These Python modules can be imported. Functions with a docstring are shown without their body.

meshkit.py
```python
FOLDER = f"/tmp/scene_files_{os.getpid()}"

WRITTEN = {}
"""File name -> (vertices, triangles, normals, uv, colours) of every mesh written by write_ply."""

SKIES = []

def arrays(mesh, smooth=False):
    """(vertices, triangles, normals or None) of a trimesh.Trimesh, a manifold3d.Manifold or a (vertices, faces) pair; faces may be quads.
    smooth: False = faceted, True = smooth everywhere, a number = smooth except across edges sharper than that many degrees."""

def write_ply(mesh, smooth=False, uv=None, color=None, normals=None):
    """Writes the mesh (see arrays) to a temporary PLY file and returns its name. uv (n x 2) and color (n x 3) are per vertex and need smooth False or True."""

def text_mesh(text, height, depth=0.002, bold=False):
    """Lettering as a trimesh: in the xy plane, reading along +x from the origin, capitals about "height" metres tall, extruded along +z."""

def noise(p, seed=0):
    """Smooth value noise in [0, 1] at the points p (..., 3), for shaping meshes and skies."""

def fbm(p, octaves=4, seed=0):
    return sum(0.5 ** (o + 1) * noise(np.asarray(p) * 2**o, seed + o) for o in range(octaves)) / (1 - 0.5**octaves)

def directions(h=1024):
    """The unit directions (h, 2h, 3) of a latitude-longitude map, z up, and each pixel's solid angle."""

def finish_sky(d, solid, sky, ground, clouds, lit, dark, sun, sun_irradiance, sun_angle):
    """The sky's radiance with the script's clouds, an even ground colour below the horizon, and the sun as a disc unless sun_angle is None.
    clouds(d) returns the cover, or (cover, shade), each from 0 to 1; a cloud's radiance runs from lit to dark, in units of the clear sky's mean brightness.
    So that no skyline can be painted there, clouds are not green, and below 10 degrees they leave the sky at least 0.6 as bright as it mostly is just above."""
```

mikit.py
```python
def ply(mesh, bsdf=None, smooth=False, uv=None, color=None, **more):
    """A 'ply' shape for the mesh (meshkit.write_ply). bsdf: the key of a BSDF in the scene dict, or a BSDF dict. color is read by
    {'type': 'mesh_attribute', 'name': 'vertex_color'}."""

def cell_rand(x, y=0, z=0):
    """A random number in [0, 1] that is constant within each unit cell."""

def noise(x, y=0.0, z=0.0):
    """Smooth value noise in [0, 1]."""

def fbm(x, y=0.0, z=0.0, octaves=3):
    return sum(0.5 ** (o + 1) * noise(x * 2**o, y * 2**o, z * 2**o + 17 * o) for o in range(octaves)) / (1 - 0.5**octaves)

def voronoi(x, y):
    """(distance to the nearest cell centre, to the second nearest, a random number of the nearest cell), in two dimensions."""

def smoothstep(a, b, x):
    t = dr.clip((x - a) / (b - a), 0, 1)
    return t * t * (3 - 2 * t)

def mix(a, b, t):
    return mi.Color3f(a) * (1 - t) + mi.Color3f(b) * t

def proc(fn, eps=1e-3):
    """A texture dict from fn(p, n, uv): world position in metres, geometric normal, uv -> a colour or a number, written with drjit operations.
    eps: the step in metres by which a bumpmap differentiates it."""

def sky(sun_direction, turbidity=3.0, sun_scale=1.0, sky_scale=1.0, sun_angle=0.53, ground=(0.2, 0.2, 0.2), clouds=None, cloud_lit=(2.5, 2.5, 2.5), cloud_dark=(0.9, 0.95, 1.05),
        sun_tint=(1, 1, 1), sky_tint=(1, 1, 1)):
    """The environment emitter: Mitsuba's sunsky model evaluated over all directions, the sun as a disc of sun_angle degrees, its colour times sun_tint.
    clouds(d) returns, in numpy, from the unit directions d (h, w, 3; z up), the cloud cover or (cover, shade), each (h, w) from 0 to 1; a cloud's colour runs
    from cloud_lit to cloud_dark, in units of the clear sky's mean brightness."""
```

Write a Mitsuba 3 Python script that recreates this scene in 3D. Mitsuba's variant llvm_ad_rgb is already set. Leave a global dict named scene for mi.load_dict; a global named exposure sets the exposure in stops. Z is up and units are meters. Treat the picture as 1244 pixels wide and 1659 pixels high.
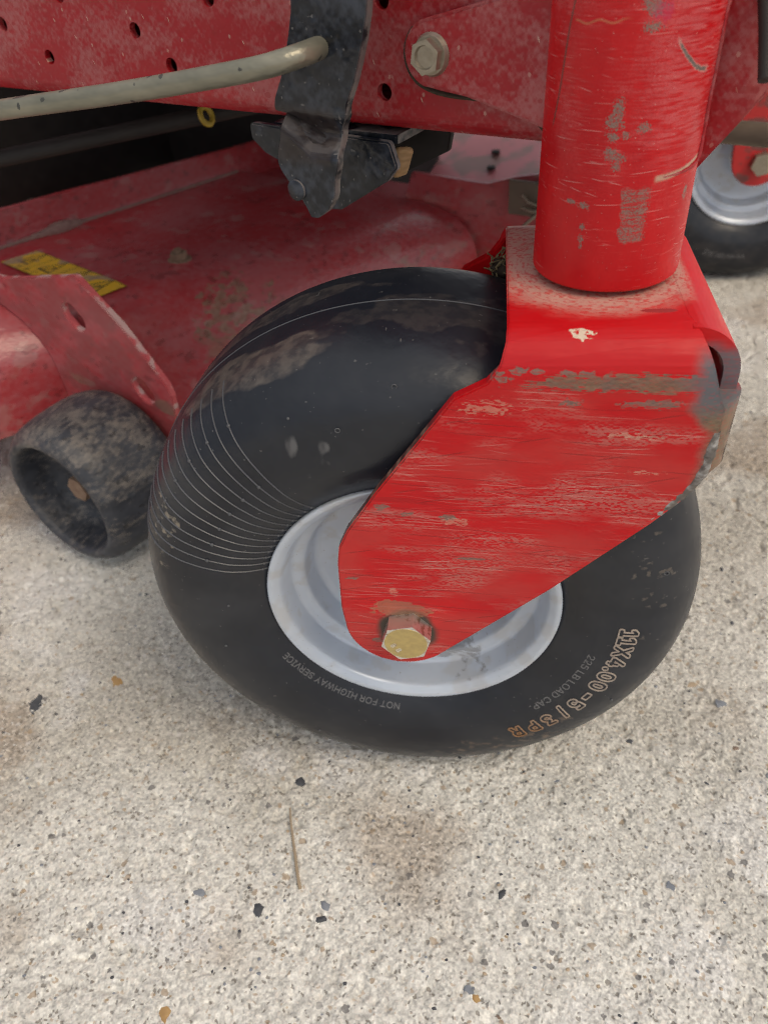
import math, random
import numpy as np, trimesh, manifold3d as m3, shapely
import shapely.geometry as sg
from shapely import affinity
import drjit as dr, mitsuba as mi
import mikit, meshkit
from mikit import proc, noise, fbm, voronoi, cell_rand, smoothstep, mix

T = mi.ScalarTransform4f
scene, labels = {}, {}
random.seed(7)
rng = np.random.default_rng(7)

# ------------------------------------------------------------------ camera
EYE = np.array([0.03465, -0.31520, 0.42492])
YAW, PITCH, ROLL, FPX = -0.16327, 0.69235, -0.08410, 1306.05
_f = np.array([math.sin(YAW) * math.cos(PITCH), math.cos(YAW) * math.cos(PITCH), -math.sin(PITCH)])
_r = np.cross(_f, [0, 0, 1]); _r /= np.linalg.norm(_r)
_u = np.cross(_r, _f)
_u = -math.sin(ROLL) * _r + math.cos(ROLL) * _u
scene['camera'] = {'type': 'thinlens', 'fov': 2 * math.degrees(math.atan(622 / FPX)), 'fov_axis': 'x', 'near_clip': 0.02, 'far_clip': 200.0,
                   'aperture_radius': 0.0012, 'focus_distance': 0.345,
                   'to_world': T().look_at(origin=EYE.tolist(), target=(EYE + _f).tolist(), up=_u.tolist())}
# ------------------------------------------------------------------ sky: bright overcast, the soft sun high and in front of the mower
exposure = 1.85
SUN = np.array([0.62, -0.42, 0.95])
scene['sky'] = mikit.sky(SUN.tolist(), turbidity=3, sun_scale=0.30, sun_angle=30, clouds=lambda d: (1.0 + 0 * d[..., 2], np.clip(0.62 - 0.75 * (d @ SUN) / np.linalg.norm(SUN), 0, 1) * 0.85 + 0.15 * meshkit.fbm(d * 2.0, 3, 5)),
                         cloud_lit=(2.75, 2.8, 2.9), cloud_dark=(0.42, 0.46, 0.56), sky_tint=(0.95, 1.0, 1.06))

# ------------------------------------------------------------------ machine frame: s forward, t across (away from the viewer), z up
FV = np.array([0.9, -0.436, 0.0]); FV /= np.linalg.norm(FV)
TV = np.array([-FV[1], FV[0], 0.0])
OV = np.array([0.078, 0.0, 0.0])
RM = np.stack([FV, TV, [0, 0, 1]], 1)


def mw(p):
    return np.asarray(p, float) @ RM.T + OV


def sof(p):
    return (p.x - 0.078) * float(FV[0]) + p.y * float(FV[1])


def tof(p):
    return (p.x - 0.078) * float(TV[0]) + p.y * float(TV[1])


# ------------------------------------------------------------------ mesh helpers
def tm(m, fn=None):
    if hasattr(m, 'to_mesh'):
        a = m.to_mesh(); m = trimesh.Trimesh(a.vert_properties[:, :3].astype(float), a.tri_verts, process=False)
    if fn is not None:
        m = trimesh.Trimesh(fn(np.asarray(m.vertices)), m.faces, process=False)
    return m


def put(key, mesh, bsdf, smooth=35, **kw):
    base, k = key, 0
    while key in scene:
        k += 1; key = f'{base}_{k:03d}'
    scene[key] = mikit.ply(mesh, bsdf, smooth=smooth, **kw)
    return key


def man(mesh):
    return m3.Manifold(m3.Mesh(np.asarray(mesh.vertices, np.float32), np.asarray(mesh.faces, np.uint32)))


def cross(poly):
    polys = getattr(poly, 'geoms', [poly])
    loops = []
    for g in polys:
        loops.append(np.asarray(g.exterior.coords)[:-1])
        loops += [np.asarray(i.coords)[:-1] for i in g.interiors]
    return m3.CrossSection([np.asarray(l, float) for l in loops], m3.FillRule.EvenOdd)


def plate(poly, th, bev=0.0006):
    """A sheet in the xy plane, z 0..th, with bevelled rims."""
    a = m3.Manifold.extrude(cross(poly.buffer(-bev)), th)
    b = m3.Manifold.extrude(cross(poly), th - 2 * bev).translate([0, 0, bev])
    return a + b


def rounded(pts, r, q=6):
    p = sg.Polygon(pts)
    return p.buffer(-r, join_style='mitre').buffer(r, quad_segs=q)


def revolve_y(prof, n=192, closed=False):
    """prof: (radius, y) list; a surface of revolution about the y axis."""
    prof = np.asarray(prof, float); m = len(prof)
    a = np.arange(n) * 2 * np.pi / n
    v = np.stack([prof[None, :, 0] * np.cos(a)[:, None], np.broadcast_to(prof[None, :, 1], (n, m)), prof[None, :, 0] * np.sin(a)[:, None]], -1).reshape(-1, 3)
    f = []
    i = np.arange(n)[:, None] * m; j = ((np.arange(n) + 1) % n)[:, None] * m
    k = np.arange(m - 1)[None, :]
    q = np.stack([i + k, i + k + 1, j + k + 1, j + k], -1).reshape(-1, 4)
    return trimesh.Trimesh(v, np.vstack([q[:, [0, 1, 2]], q[:, [0, 2, 3]]]), process=False)


def tube(path, rad, n=10, caps=True):
    path = np.asarray(path, float); rad = np.broadcast_to(rad, len(path))
    d = np.gradient(path, axis=0); d /= np.linalg.norm(d, axis=1, keepdims=True)
    up = np.array([0, 0, 1.0]) if abs(d[0, 2]) < 0.9 else np.array([1.0, 0, 0])
    a = np.cross(d[0], up); a /= np.linalg.norm(a)
    rings = []
    for p, t, r in zip(path, d, rad):
        a = a - t * (a @ t); a /= np.linalg.norm(a); b = np.cross(t, a)
        th = np.arange(n) * 2 * np.pi / n
        rings.append(p + r * (np.cos(th)[:, None] * a + np.sin(th)[:, None] * b))
    v = np.vstack(rings); f = []
    for i in range(len(path) - 1):
        for k in range(n):
            a0, a1 = i * n + k, i * n + (k + 1) % n
            f += [[a0, a1, a1 + n], [a0, a1 + n, a0 + n]]
    if caps:
        v = np.vstack([v, path[:1], path[-1:]]); c0, c1 = len(v) - 2, len(v) - 1; L = (len(path) - 1) * n
        for k in range(n):
            f += [[c0, (k + 1) % n, k], [c1, L + k, L + (k + 1) % n]]
    return trimesh.Trimesh(v, f, process=False)


def spline(pts, n):
    from scipy.interpolate import CubicSpline
    pts = np.asarray(pts, float)
    u = np.concatenate([[0], np.cumsum(np.linalg.norm(np.diff(pts, axis=0), axis=1))])
    return CubicSpline(u, pts)(np.linspace(0, u[-1], n))


def loft(rows):
    rows = np.asarray(rows, float); n, m = rows.shape[:2]
    i = np.arange(n - 1)[:, None] * m + np.arange(m - 1)[None]
    q = np.stack([i, i + 1, i + m + 1, i + m], -1).reshape(-1, 4)
    return trimesh.Trimesh(rows.reshape(-1, 3), np.vstack([q[:, [0, 1, 2]], q[:, [0, 2, 3]]]), process=False)


def hexbolt(af, h, flange=0.0, fh=0.0, dish=0.0):
    """A hexagon head along +z, standing on z = 0; chamfered top, optional flange and dished top."""
    r = af / 2 / math.cos(math.pi / 6)
    hx = sg.Polygon([(r * math.cos(a), r * math.sin(a)) for a in np.arange(6) * math.pi / 3])
    b = m3.Manifold.extrude(cross(hx), h)
    cone = m3.Manifold.cylinder(h + 0.001, af * 0.5 + (h + 0.001) * 1.9, af * 0.47, 48)
    b = b ^ cone
    if flange:
        b = b + m3.Manifold.cylinder(fh, flange / 2, flange / 2 - fh * 0.5, 48)
    if dish:
        b = b - m3.Manifold.cylinder(dish * 2, af * 0.34, af * 0.42, 40).translate([0, 0, h - dish])
    return tm(b)


def plane_y(mesh_xy, y):
    """(u, v, n) -> x = u, z = v, outwards n towards -y from the plane y."""
    return trimesh.Trimesh(np.stack([mesh_xy.vertices[:, 0], y - mesh_xy.vertices[:, 2], mesh_xy.vertices[:, 1]], 1), mesh_xy.faces, process=False)


def in_t(m, t0):
    """Mesh modelled in (s, z, n) with n towards the viewer -> world, lying on the plane t = t0."""
    m = tm(m); v = m.vertices
    return trimesh.Trimesh(mw(np.stack([v[:, 0], t0 - v[:, 2], v[:, 1]], 1)), m.faces, process=False)


# ------------------------------------------------------------------ materials
def principled(**k):
    return {'type': 'twosided', 'bsdf': {'type': 'principled', **k}}


def rgb(*c):
    return {'type': 'rgb', 'value': list(c)}


def bump(tex, scale, **k):
    return {'type': 'twosided', 'bsdf': {'type': 'bumpmap', 'relief': tex, 'scale': scale, 'inner': {'type': 'principled', **k}}}


def spot(u, v, cu, cv, ru, rv, n, edge=0.5):
    """1 inside an uneven blot centred on (cu, cv)."""
    d = dr.sqrt(dr.square((u - cu) / ru) + dr.square((v - cv) / rv)) + (n - 0.5) * edge * 2
    return 1 - smoothstep(0.8, 1.05, d)


def scratches(u, v, length, gap, width, share, angle, seed):
    """Fine straight scratches: one at most per cell of length x gap, in metres, tilted by angle."""
    ca, sa = math.cos(angle), math.sin(angle)
    a, b = (u * ca + v * sa) / length, (v * ca - u * sa) / gap
    a = a + 7.3 * cell_rand(dr.floor(b), seed, 1)
    i, j = dr.floor(a), dr.floor(b)
    k = cell_rand(i, j, seed)
    tilt = (cell_rand(i, j, seed + 1) - 0.5) * 0.35
    fa, fb = a - i, b - j
    off = dr.abs(fb - 0.5 - tilt * (fa - 0.5)) * gap
    ends = smoothstep(0.02, 0.25, fa) * smoothstep(0.98, 0.6, fa)
    return (1 - smoothstep(width * 0.4, width, off)) * ends * smoothstep(1 - share, 1 - share + 0.01, k)


RED = (0.56, 0.008, 0.010)
DUST = (0.50, 0.27, 0.22)
METAL = (0.13, 0.115, 0.10)
RUST = (0.20, 0.13, 0.075)


def fork_paint(p, n, uv):
    x, y, z = p.x, p.y, p.z
    a = x - 0.06 * z
    n1 = noise(x * 160, y * 160, z * 160)
    nf = noise(x * 700, y * 700, z * 700)
    side = smoothstep(-0.058, -0.0600, y)
    tone = fbm(x * 25, y * 25, z * 40)
    c = mix((0.43, 0.003, 0.007), (0.54, 0.006, 0.008), tone)
    # long rubbed streaks, nearly level
    zz = z + 0.05 * x + 0.004 * noise(x * 40, z * 40, 3.0)
    st = fbm(x * 28, zz * 620, y * 30, octaves=3)
    patch = fbm(x * 38 + 5, y * 40, zz * 62 + 3, octaves=4)
    grit = fbm(x * 900, y * 900, z * 1300, octaves=2)
    hair = fbm(x * 60, zz * 2600, 4.0, octaves=2)
    rub = smoothstep(0.44, 0.66, st * 0.15 + patch * 0.85) * smoothstep(0.38, 0.58, grit * 0.62 + hair * 0.13 + st * 0.25) * side
    rub = rub * smoothstep(0.276, 0.262, z) * (1 - 0.75 * smoothstep(0.02, -0.02, x) * smoothstep(0.2, 0.17, z))
    c = mix(c, (0.44, 0.20, 0.17), rub * 0.46)
    veil = smoothstep(0.40, 0.70, fbm(x * 30 + 8, y * 30, zz * 50, octaves=4)) * side * smoothstep(0.276, 0.262, z)
    c = mix(c, (0.44, 0.08, 0.065), veil * 0.28)
    sc = smoothstep(0.74, 0.84, fbm(x * 10 + 9, zz * 1300, 2.0, octaves=3)) * side * smoothstep(0.272, 0.26, z) * smoothstep(0.4, 0.6, fbm(x * 50, zz * 90, 6.0))
    c = mix(c, (0.55, 0.28, 0.25), sc * 0.35)
    dk = smoothstep(0.74, 0.83, fbm(x * 12 + 2, zz * 900, 7.0, octaves=3)) * side
    c = mix(c, (0.22, 0.008, 0.010), dk * 0.3)
    sx = scratches(x, z, 0.034, 0.0031, 0.00026, 0.40, -0.05, 3) + scratches(x, z, 0.019, 0.0043, 0.00030, 0.30, 0.06, 9) + scratches(x, z, 0.013, 0.0067, 0.00020, 0.22, -0.25, 15)
    c = mix(c, (0.62, 0.33, 0.29), dr.clip(sx, 0, 1) * side * smoothstep(0.276, 0.268, z) * 0.42 * smoothstep(0.35, 0.65, patch))
    sd = scratches(x, z, 0.040, 0.0053, 0.00030, 0.45, -0.08, 31) + scratches(x, z, 0.016, 0.0071, 0.00040, 0.3, 0.22, 37)
    c = mix(c, (0.17, 0.012, 0.012), dr.clip(sd, 0, 1) * side * smoothstep(0.276, 0.268, z) * 0.45)
    # chips and stains on the side plate
    s2 = mi.Float(0)
    for cu, cv, ru, rv in ((0.0385, 0.2765, 0.0022, 0.0010), (0.045, 0.2775, 0.0036, 0.0015), (0.0515, 0.2772, 0.0024, 0.0011), (0.040, 0.2745, 0.004, 0.0014), (0.063, 0.2765, 0.003, 0.0012), (0.069, 0.2765, 0.003, 0.0011), (0.064, 0.2645, 0.005, 0.0018),
                           (0.093, 0.2640, 0.011, 0.0018), (-0.008, 0.214, 0.003, 0.0022), (0.002, 0.2105, 0.004, 0.0014), (0.019, 0.209, 0.004, 0.0015), (0.028, 0.186, 0.006, 0.0009), (-0.016, 0.131, 0.0026, 0.0016), (-0.024, 0.172, 0.003, 0.001)):
        s2 = dr.maximum(s2, spot(x, z, cu, cv, ru, rv, n1 * 0.2 + nf * 0.5 + grit * 0.3, 1.1))
    c = mix(c, mix((0.13, 0.10, 0.09), (0.26, 0.14, 0.11), grit), s2 * smoothstep(-0.050, -0.057, y) * (0.35 + 0.6 * smoothstep(0.30, 0.55, hair * 0.5 + nf * 0.5)))
    band = spot(x, z, 0.087, 0.2728, 0.036, 0.0036, n1 * 0.25 + nf * 0.35 + 0.4 * hair, 1.1)
    zx = x - 0.108 + 0.004 * (n1 - 0.5)
    cor = smoothstep(-0.004, 0.003, zx - smoothstep(0.262, 0.252, z) * 0.006 + smoothstep(0.27, 0.284, z) * 0.002) * smoothstep(0.286, 0.277, z + (n1 - 0.5) * 0.006)
    worn = dr.maximum(band * (0.72 + 0.2 * smoothstep(0.35, 0.55, hair * 0.4 + grit * 0.6)), cor * (0.8 + 0.2 * smoothstep(0.3, 0.5, grit))) * smoothstep(-0.040, -0.052, y)
    brown = mix(METAL, RUST, fbm(x * 130, y * 130, z * 130)) * (0.55 + 0.9 * fbm(x * 480, y * 480, z * 900))
    brown = mix(brown, (0.21, 0.14, 0.09), smoothstep(0.006, 0.014, zx) * smoothstep(0.42, 0.6, fbm(x * 90, y * 90, z * 110)))
    grey = smoothstep(0.255, 0.268, z) * smoothstep(-0.012, 0.004, zx)
    brown = mix(brown, (0.12, 0.125, 0.14), grey)
    c = mix(c, brown, worn)
    for cu, cv, ru, rv in ((0.0855, 0.2505, 0.006, 0.0010), (0.093, 0.2497, 0.006, 0.0008), (0.095, 0.2335, 0.006, 0.0012), (0.036, 0.2625, 0.009, 0.0036), (0.022, 0.207, 0.005, 0.002), (-0.006, 0.164, 0.002, 0.003)):
        c = mix(c, (0.58, 0.37, 0.27), spot(x, z, cu, cv, ru * 1.05, rv * 1.0, n1 * 0.2 + nf * 0.4 + hair * 0.4, 1.7) * side * 0.38 * smoothstep(0.36, 0.55, grit * 0.5 + hair * 0.5))
    # dark ring and a brown blot round the bolt head
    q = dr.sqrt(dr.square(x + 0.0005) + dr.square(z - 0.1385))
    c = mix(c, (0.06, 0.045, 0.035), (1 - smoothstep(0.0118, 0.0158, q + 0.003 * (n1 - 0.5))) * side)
    c = mix(c, (0.30, 0.15, 0.09), spot(x, z, -0.002, 0.153, 0.014, 0.006, n1 * 0.5 + nf * 0.5, 0.7) * side * 0.6)
    # top: dust rubbed round the post
    top = smoothstep(0.2875, 0.2888, z)
    rr = dr.sqrt(dr.square(x - 0.079) + dr.square(y))
    ring = 1 - smoothstep(0.031, 0.047, rr + 0.006 * (fbm(x * 110, y * 110, 1.0) - 0.5) + 0.008 * (x - 0.079) / 0.03 * 0.3)
    ring = dr.maximum(ring, smoothstep(-0.025, 0.02, y + 0.012 * (n1 - 0.5)) * 0.9)
    ang = dr.atan2(y, x - 0.079)
    sw = fbm(rr * 1500, ang * 9, 1.0) * 0.6 + 0.4 * fbm(x * 350, y * 900, 2.0)
    c = mix(c, (0.50, 0.31, 0.25), ring * top * (0.35 + 0.65 * smoothstep(0.34, 0.56, sw * 0.5 + grit * 0.5)) * 0.85)
    c = mix(c, (0.62, 0.50, 0.38), spot(x, y, 0.0665, -0.0515, 0.0050, 0.0026, n1 * 0.3 + nf * 0.7, 0.7) * smoothstep(0.25, 0.45, grit))
    c = mix(c, (0.30, 0.03, 0.03), spot(x, y, 0.0945, -0.0375, 0.0055, 0.0016, n1, 0.5) * top)
    # raw, dark cut edges of the sheet
    ed = (1 - smoothstep(0.45, 0.75, dr.abs(n.y))) * smoothstep(0.262, 0.25, z)
    c = mix(c, mix((0.035, 0.028, 0.025), (0.22, 0.15, 0.11), smoothstep(0.45, 0.75, fbm(x * 200, y * 200, z * 200))), ed * 0.9)
    # far cheek inside
    return c


def fork_rough(p, n, uv):
    g = fbm(p.x * 60, p.y * 60, p.z * 300)
    return 0.22 + 0.28 * g


scene['fork_red'] = bump(proc(lambda p, n, uv: 0.5 * fbm(p.x * 90, p.y * 90, p.z * 90) + 0.18 * noise(p.x * 60, p.y * 900, p.z * 900), 4e-4), 0.0006,
                         base_color=proc(fork_paint), roughness=proc(fork_rough), specular=0.32)


def post_paint(p, n, uv):
    z = p.z
    cx, cy = 0.0792 + 0.0189 * (z - 0.3), 0.0174 * (z - 0.3)
    a = dr.atan2(p.y - cy, p.x - cx) * (180 / math.pi)
    w = 0.0278 * math.pi / 180
    zz = z * 1000
    n1 = noise(a * 0.35, zz * 0.6, 2.0)
    nf = noise(a * 1.6, zz * 2.6, 4.0)
    tone = fbm(a * 0.06, zz * 0.05, 1.0)
    c = mix((0.40, 0.003, 0.007), (0.51, 0.007, 0.009), tone)
    hz = fbm(a * 0.09 + 4, zz * 1.7, 3.0)
    dust = smoothstep(0.44, 0.75, fbm(a * 0.05 + 3, zz * 0.06, 9.0) * 0.6 + hz * 0.4) * smoothstep(0.25, 0.6, fbm(a * 1.5, zz * 2.2, 1.0))
    c = mix(c, (0.52, 0.20, 0.20), dust * 0.22 * smoothstep(318, 345, zz + 0.25 * (a + 90)))
    pk = smoothstep(-100, -60, a) * smoothstep(326, 345, zz)
    c = mix(c, (0.54, 0.13, 0.14), pk * 0.32 * smoothstep(0.3, 0.7, hz))
    fine = smoothstep(0.66, 0.82, fbm(a * 0.07, zz * 3.1, 11.0, octaves=4)) * smoothstep(0.42, 0.62, fbm(a * 0.06, zz * 0.09, 6.0))
    c = mix(c, (0.58, 0.22, 0.2), fine * 0.3)
    ua, uz = a * w, z
    sx = scratches(ua, uz, 0.012, 0.0034, 0.00022, 0.35, 0.03, 5) + scratches(ua, uz, 0.006, 0.0052, 0.00024, 0.22, -0.15, 11)
    c = mix(c, (0.66, 0.33, 0.31), dr.clip(sx, 0, 1) * 0.34 * smoothstep(0.42, 0.62, fbm(a * 0.05, zz * 0.06, 14.0)))
    g = mi.Float(0)
    for cu, cv, ru, rv in ((-102, 354, 4, 3.0), (-103, 350, 5, 3.0), (-103, 345.5, 5, 1.6), (-95, 346, 3, 1.2), (-103.5, 340, 4.5, 2.0), (-97, 339, 4, 1.3), (-99, 336, 3.5, 1.4), (-84, 348, 4, 1.5), (-128, 323.3, 4, 0.9), (-119, 322.5, 4, 1.0), (-118, 311, 2.2, 1.4),
                           (-118, 315, 2.0, 1.3), (-118, 308, 1.6, 1.0), (-87, 376.5, 6, 1.6), (-87, 382, 6, 2.4), (-92, 385, 5, 3.0), (-38, 324, 2.5, 2.6)):
        g = dr.maximum(g, spot(a, zz, cu, cv, ru, rv, n1 * 0.3 + nf * 0.7, 0.9))
    # a scuffed rectangle, striped across
    rect = smoothstep(-92.5, -91, a + 0.14 * (zz - 318) * 3 * 0.3 + 3 * (n1 - 0.5)) * smoothstep(-71.5, -74, a + 6 * (nf - 0.5)) * smoothstep(309.5, 311, zz + (n1 - 0.5)) * smoothstep(329.5, 328, zz + 1.5 * (n1 - 0.5))
    stripes = 0.25 + 0.75 * smoothstep(0.30, 0.50, fbm(a * 0.06, zz * 1.9, 5.0, octaves=3) * 0.8 + nf * 0.2)
    g = dr.maximum(g, rect * stripes * 0.9)
    gr = fbm(a * 1.3, zz * 2.6, 21.0, octaves=3)
    c = mix(c, mix((0.10, 0.085, 0.075), (0.27, 0.18, 0.15), gr), g * (0.35 + 0.6 * smoothstep(0.34, 0.52, gr)))
    # crescent gouges
    e = (a + 54) / 17.0
    arc = zz - (362.6 + 3.6 * dr.square(e - 0.85) * 0.9)
    arc = arc + 0.7 * (nf - 0.5)
    m1 = (1 - smoothstep(0.8, 1.0, dr.abs(e))) * (1 - smoothstep(0.75, 1.1, dr.abs(arc)))
    m1d = (1 - smoothstep(0.7, 0.9, dr.abs(e))) * (1 - smoothstep(0.5, 0.8, dr.abs(arc)))
    c = mix(c, (0.55, 0.25, 0.22), m1 * 0.75)
    c = mix(c, mix((0.06, 0.07, 0.065), (0.17, 0.15, 0.13), nf), m1d * 0.9)
    arc2 = zz - (331.3 + 0.0016 * dr.square(a + 72) * 1.0)
    m2 = smoothstep(-72, -68, a) * smoothstep(-22, -28, a) * (1 - smoothstep(0.35, 0.8 + 0.02 * (-a - 25), dr.abs(arc2) + 0.3 * (nf - 0.5)))
    c = mix(c, (0.46, 0.30, 0.22), m2 * 0.9)
    # thin scratches at the top left
    l1 = a - (-140 - 0.42 * (383 - zz) - 1.5 * dr.sin(zz * 0.12))
    c = mix(c, (0.12, 0.045, 0.035), (1 - smoothstep(0.5, 1.1, dr.abs(l1))) * smoothstep(344, 348, zz) * 0.85)
    l2 = zz - (377.6 + 0.028 * (a + 140) + 0.5 * dr.sin(a * 0.35))
    c = mix(c, (0.45, 0.20, 0.10), (1 - smoothstep(0.2, 0.55, dr.abs(l2))) * smoothstep(-141, -138, a) * smoothstep(-98, -110, a) * 0.4)
    c = mix(c, (0.42, 0.03, 0.10), spot(a, zz, -82, 380.5, 6, 3, n1 * 0.5 + nf * 0.5, 0.8) * 0.4)
    f1, f2, w8 = voronoi(a * 0.28 + 40, zz * 0.5)
    c = mix(c, (0.62, 0.40, 0.36), (1 - smoothstep(0.06, 0.16, f1 + 0.1 * nf)) * (1 - smoothstep(0.10, 0.11, w8)) * 0.6)
    return c


scene['post_red'] = bump(proc(lambda p, n, uv: fbm(p.x * 60, p.y * 60, p.z * 60), 5e-4), 0.0004,
                         base_color=proc(post_paint), roughness=proc(lambda p, n, uv: 0.24 + 0.25 * fbm(p.x * 70, p.y * 70, p.z * 160)), specular=0.32)


def frame_paint(p, n, uv):
    s, t, z = sof(p), tof(p), p.z
    c = mix((0.24, 0.004, 0.009), (0.34, 0.008, 0.013), fbm(s * 22, t * 22, z * 30))
    d = fbm(s * 40 + 3, t * 40, z * 55, octaves=4) * 0.55 + fbm(s * 700, t * 700, z * 500, octaves=3) * 0.45
    c = mix(c, (0.36, 0.13, 0.13), smoothstep(0.40, 0.70, d) * 0.6)
    f1, f2, w = voronoi(s * 260 + t * 130 + 0.6 * noise(z * 300), z * 200)
    fl = (1 - smoothstep(0.10, 0.22, f1)) * (1 - smoothstep(0.03, 0.04, w))
    c = mix(c, (0.50, 0.30, 0.25), fl * 0.45)
    c = mix(c, (0.38, 0.14, 0.14), smoothstep(-0.003, -0.005, t) * 0.22 * smoothstep(0.35, 0.6, d))
    h1, h2, v = voronoi(s * 700 + z * 300, z * 170 - s * 60)
    c = mix(c, (0.60, 0.45, 0.36), (1 - smoothstep(0.12, 0.25, h1)) * (1 - smoothstep(0.015, 0.02, v)) * 0.5)
    dk = smoothstep(0.82, 0.87, noise(s * 190 + 7, t * 190, z * 260))
    c = mix(c, (0.26, 0.006, 0.008), dk * 0.5)
    end = smoothstep(0.035, 0.05, s)
    c = mix(c, (0.50, 0.17, 0.15), end * 0.75 * smoothstep(0.3, 0.6, fbm(s * 500, t * 500, z * 120)))
    return c


scene['frame_red'] = bump(proc(lambda p, n, uv: fbm(p.x * 420, p.y * 420, p.z * 420, octaves=2), 3e-4), 0.00022,
                          base_color=proc(frame_paint), roughness=0.48, specular=0.45)


def deck_paint(p, n, uv):
    s, t, z = sof(p), tof(p), p.z
    c = mix((0.34, 0.008, 0.014), (0.43, 0.012, 0.017), fbm(s * 20, t * 20, z * 25))
    d = fbm(s * 16 + 3, t * 16, z * 20, octaves=3) * 0.6 + fbm(s * 260, t * 260, z * 260, octaves=4) * 0.4
    c = mix(c, (0.42, 0.155, 0.165), 0.18 + smoothstep(0.30, 0.72, d) * 0.5)
    mud = smoothstep(0.60, 0.72, fbm(s * 34 + 11, t * 34 + 4, z * 60, octaves=4)) * smoothstep(0.145, 0.10, z + 0.03 * (noise(s * 30, t * 30) - 0.5))
    c = mix(c, mix((0.17, 0.13, 0.085), (0.30, 0.22, 0.15), noise(s * 400, t * 400, z * 400)), mud * 0.85)
    pm = spot(s, t, -0.355, 0.150, 0.022, 0.035, fbm(s * 80, t * 80, z * 80, octaves=4), 1.2) * smoothstep(0.165, 0.15, z) * smoothstep(0.35, 0.6, fbm(s * 200, t * 200, z * 200))
    c = mix(c, mix((0.16, 0.12, 0.07), (0.30, 0.24, 0.17), noise(s * 350, t * 350, z * 350)), pm * 0.7)
    dk = smoothstep(0.62, 0.74, fbm(s * 130 + 7, t * 130, z * 130, octaves=4))
    c = mix(c, (0.12, 0.03, 0.03), dk * 0.4)
    wr = smoothstep(0.60, 0.72, fbm(s * 60 + 1, t * 60, z * 60 + 9, octaves=5))
    c = mix(c, (0.40, 0.25, 0.23), wr * 0.35)
    edge = (1 - smoothstep(0.5, 0.8, dr.abs(n.x * float(TV[0]) + n.y * float(TV[1]))))
    return c


scene['deck_red'] = bump(proc(lambda p, n, uv: fbm(p.x * 300, p.y * 300, p.z * 300, octaves=3), 3e-4), 0.0004,
                         base_color=proc(deck_paint), roughness=0.28, specular=0.55)


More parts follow.
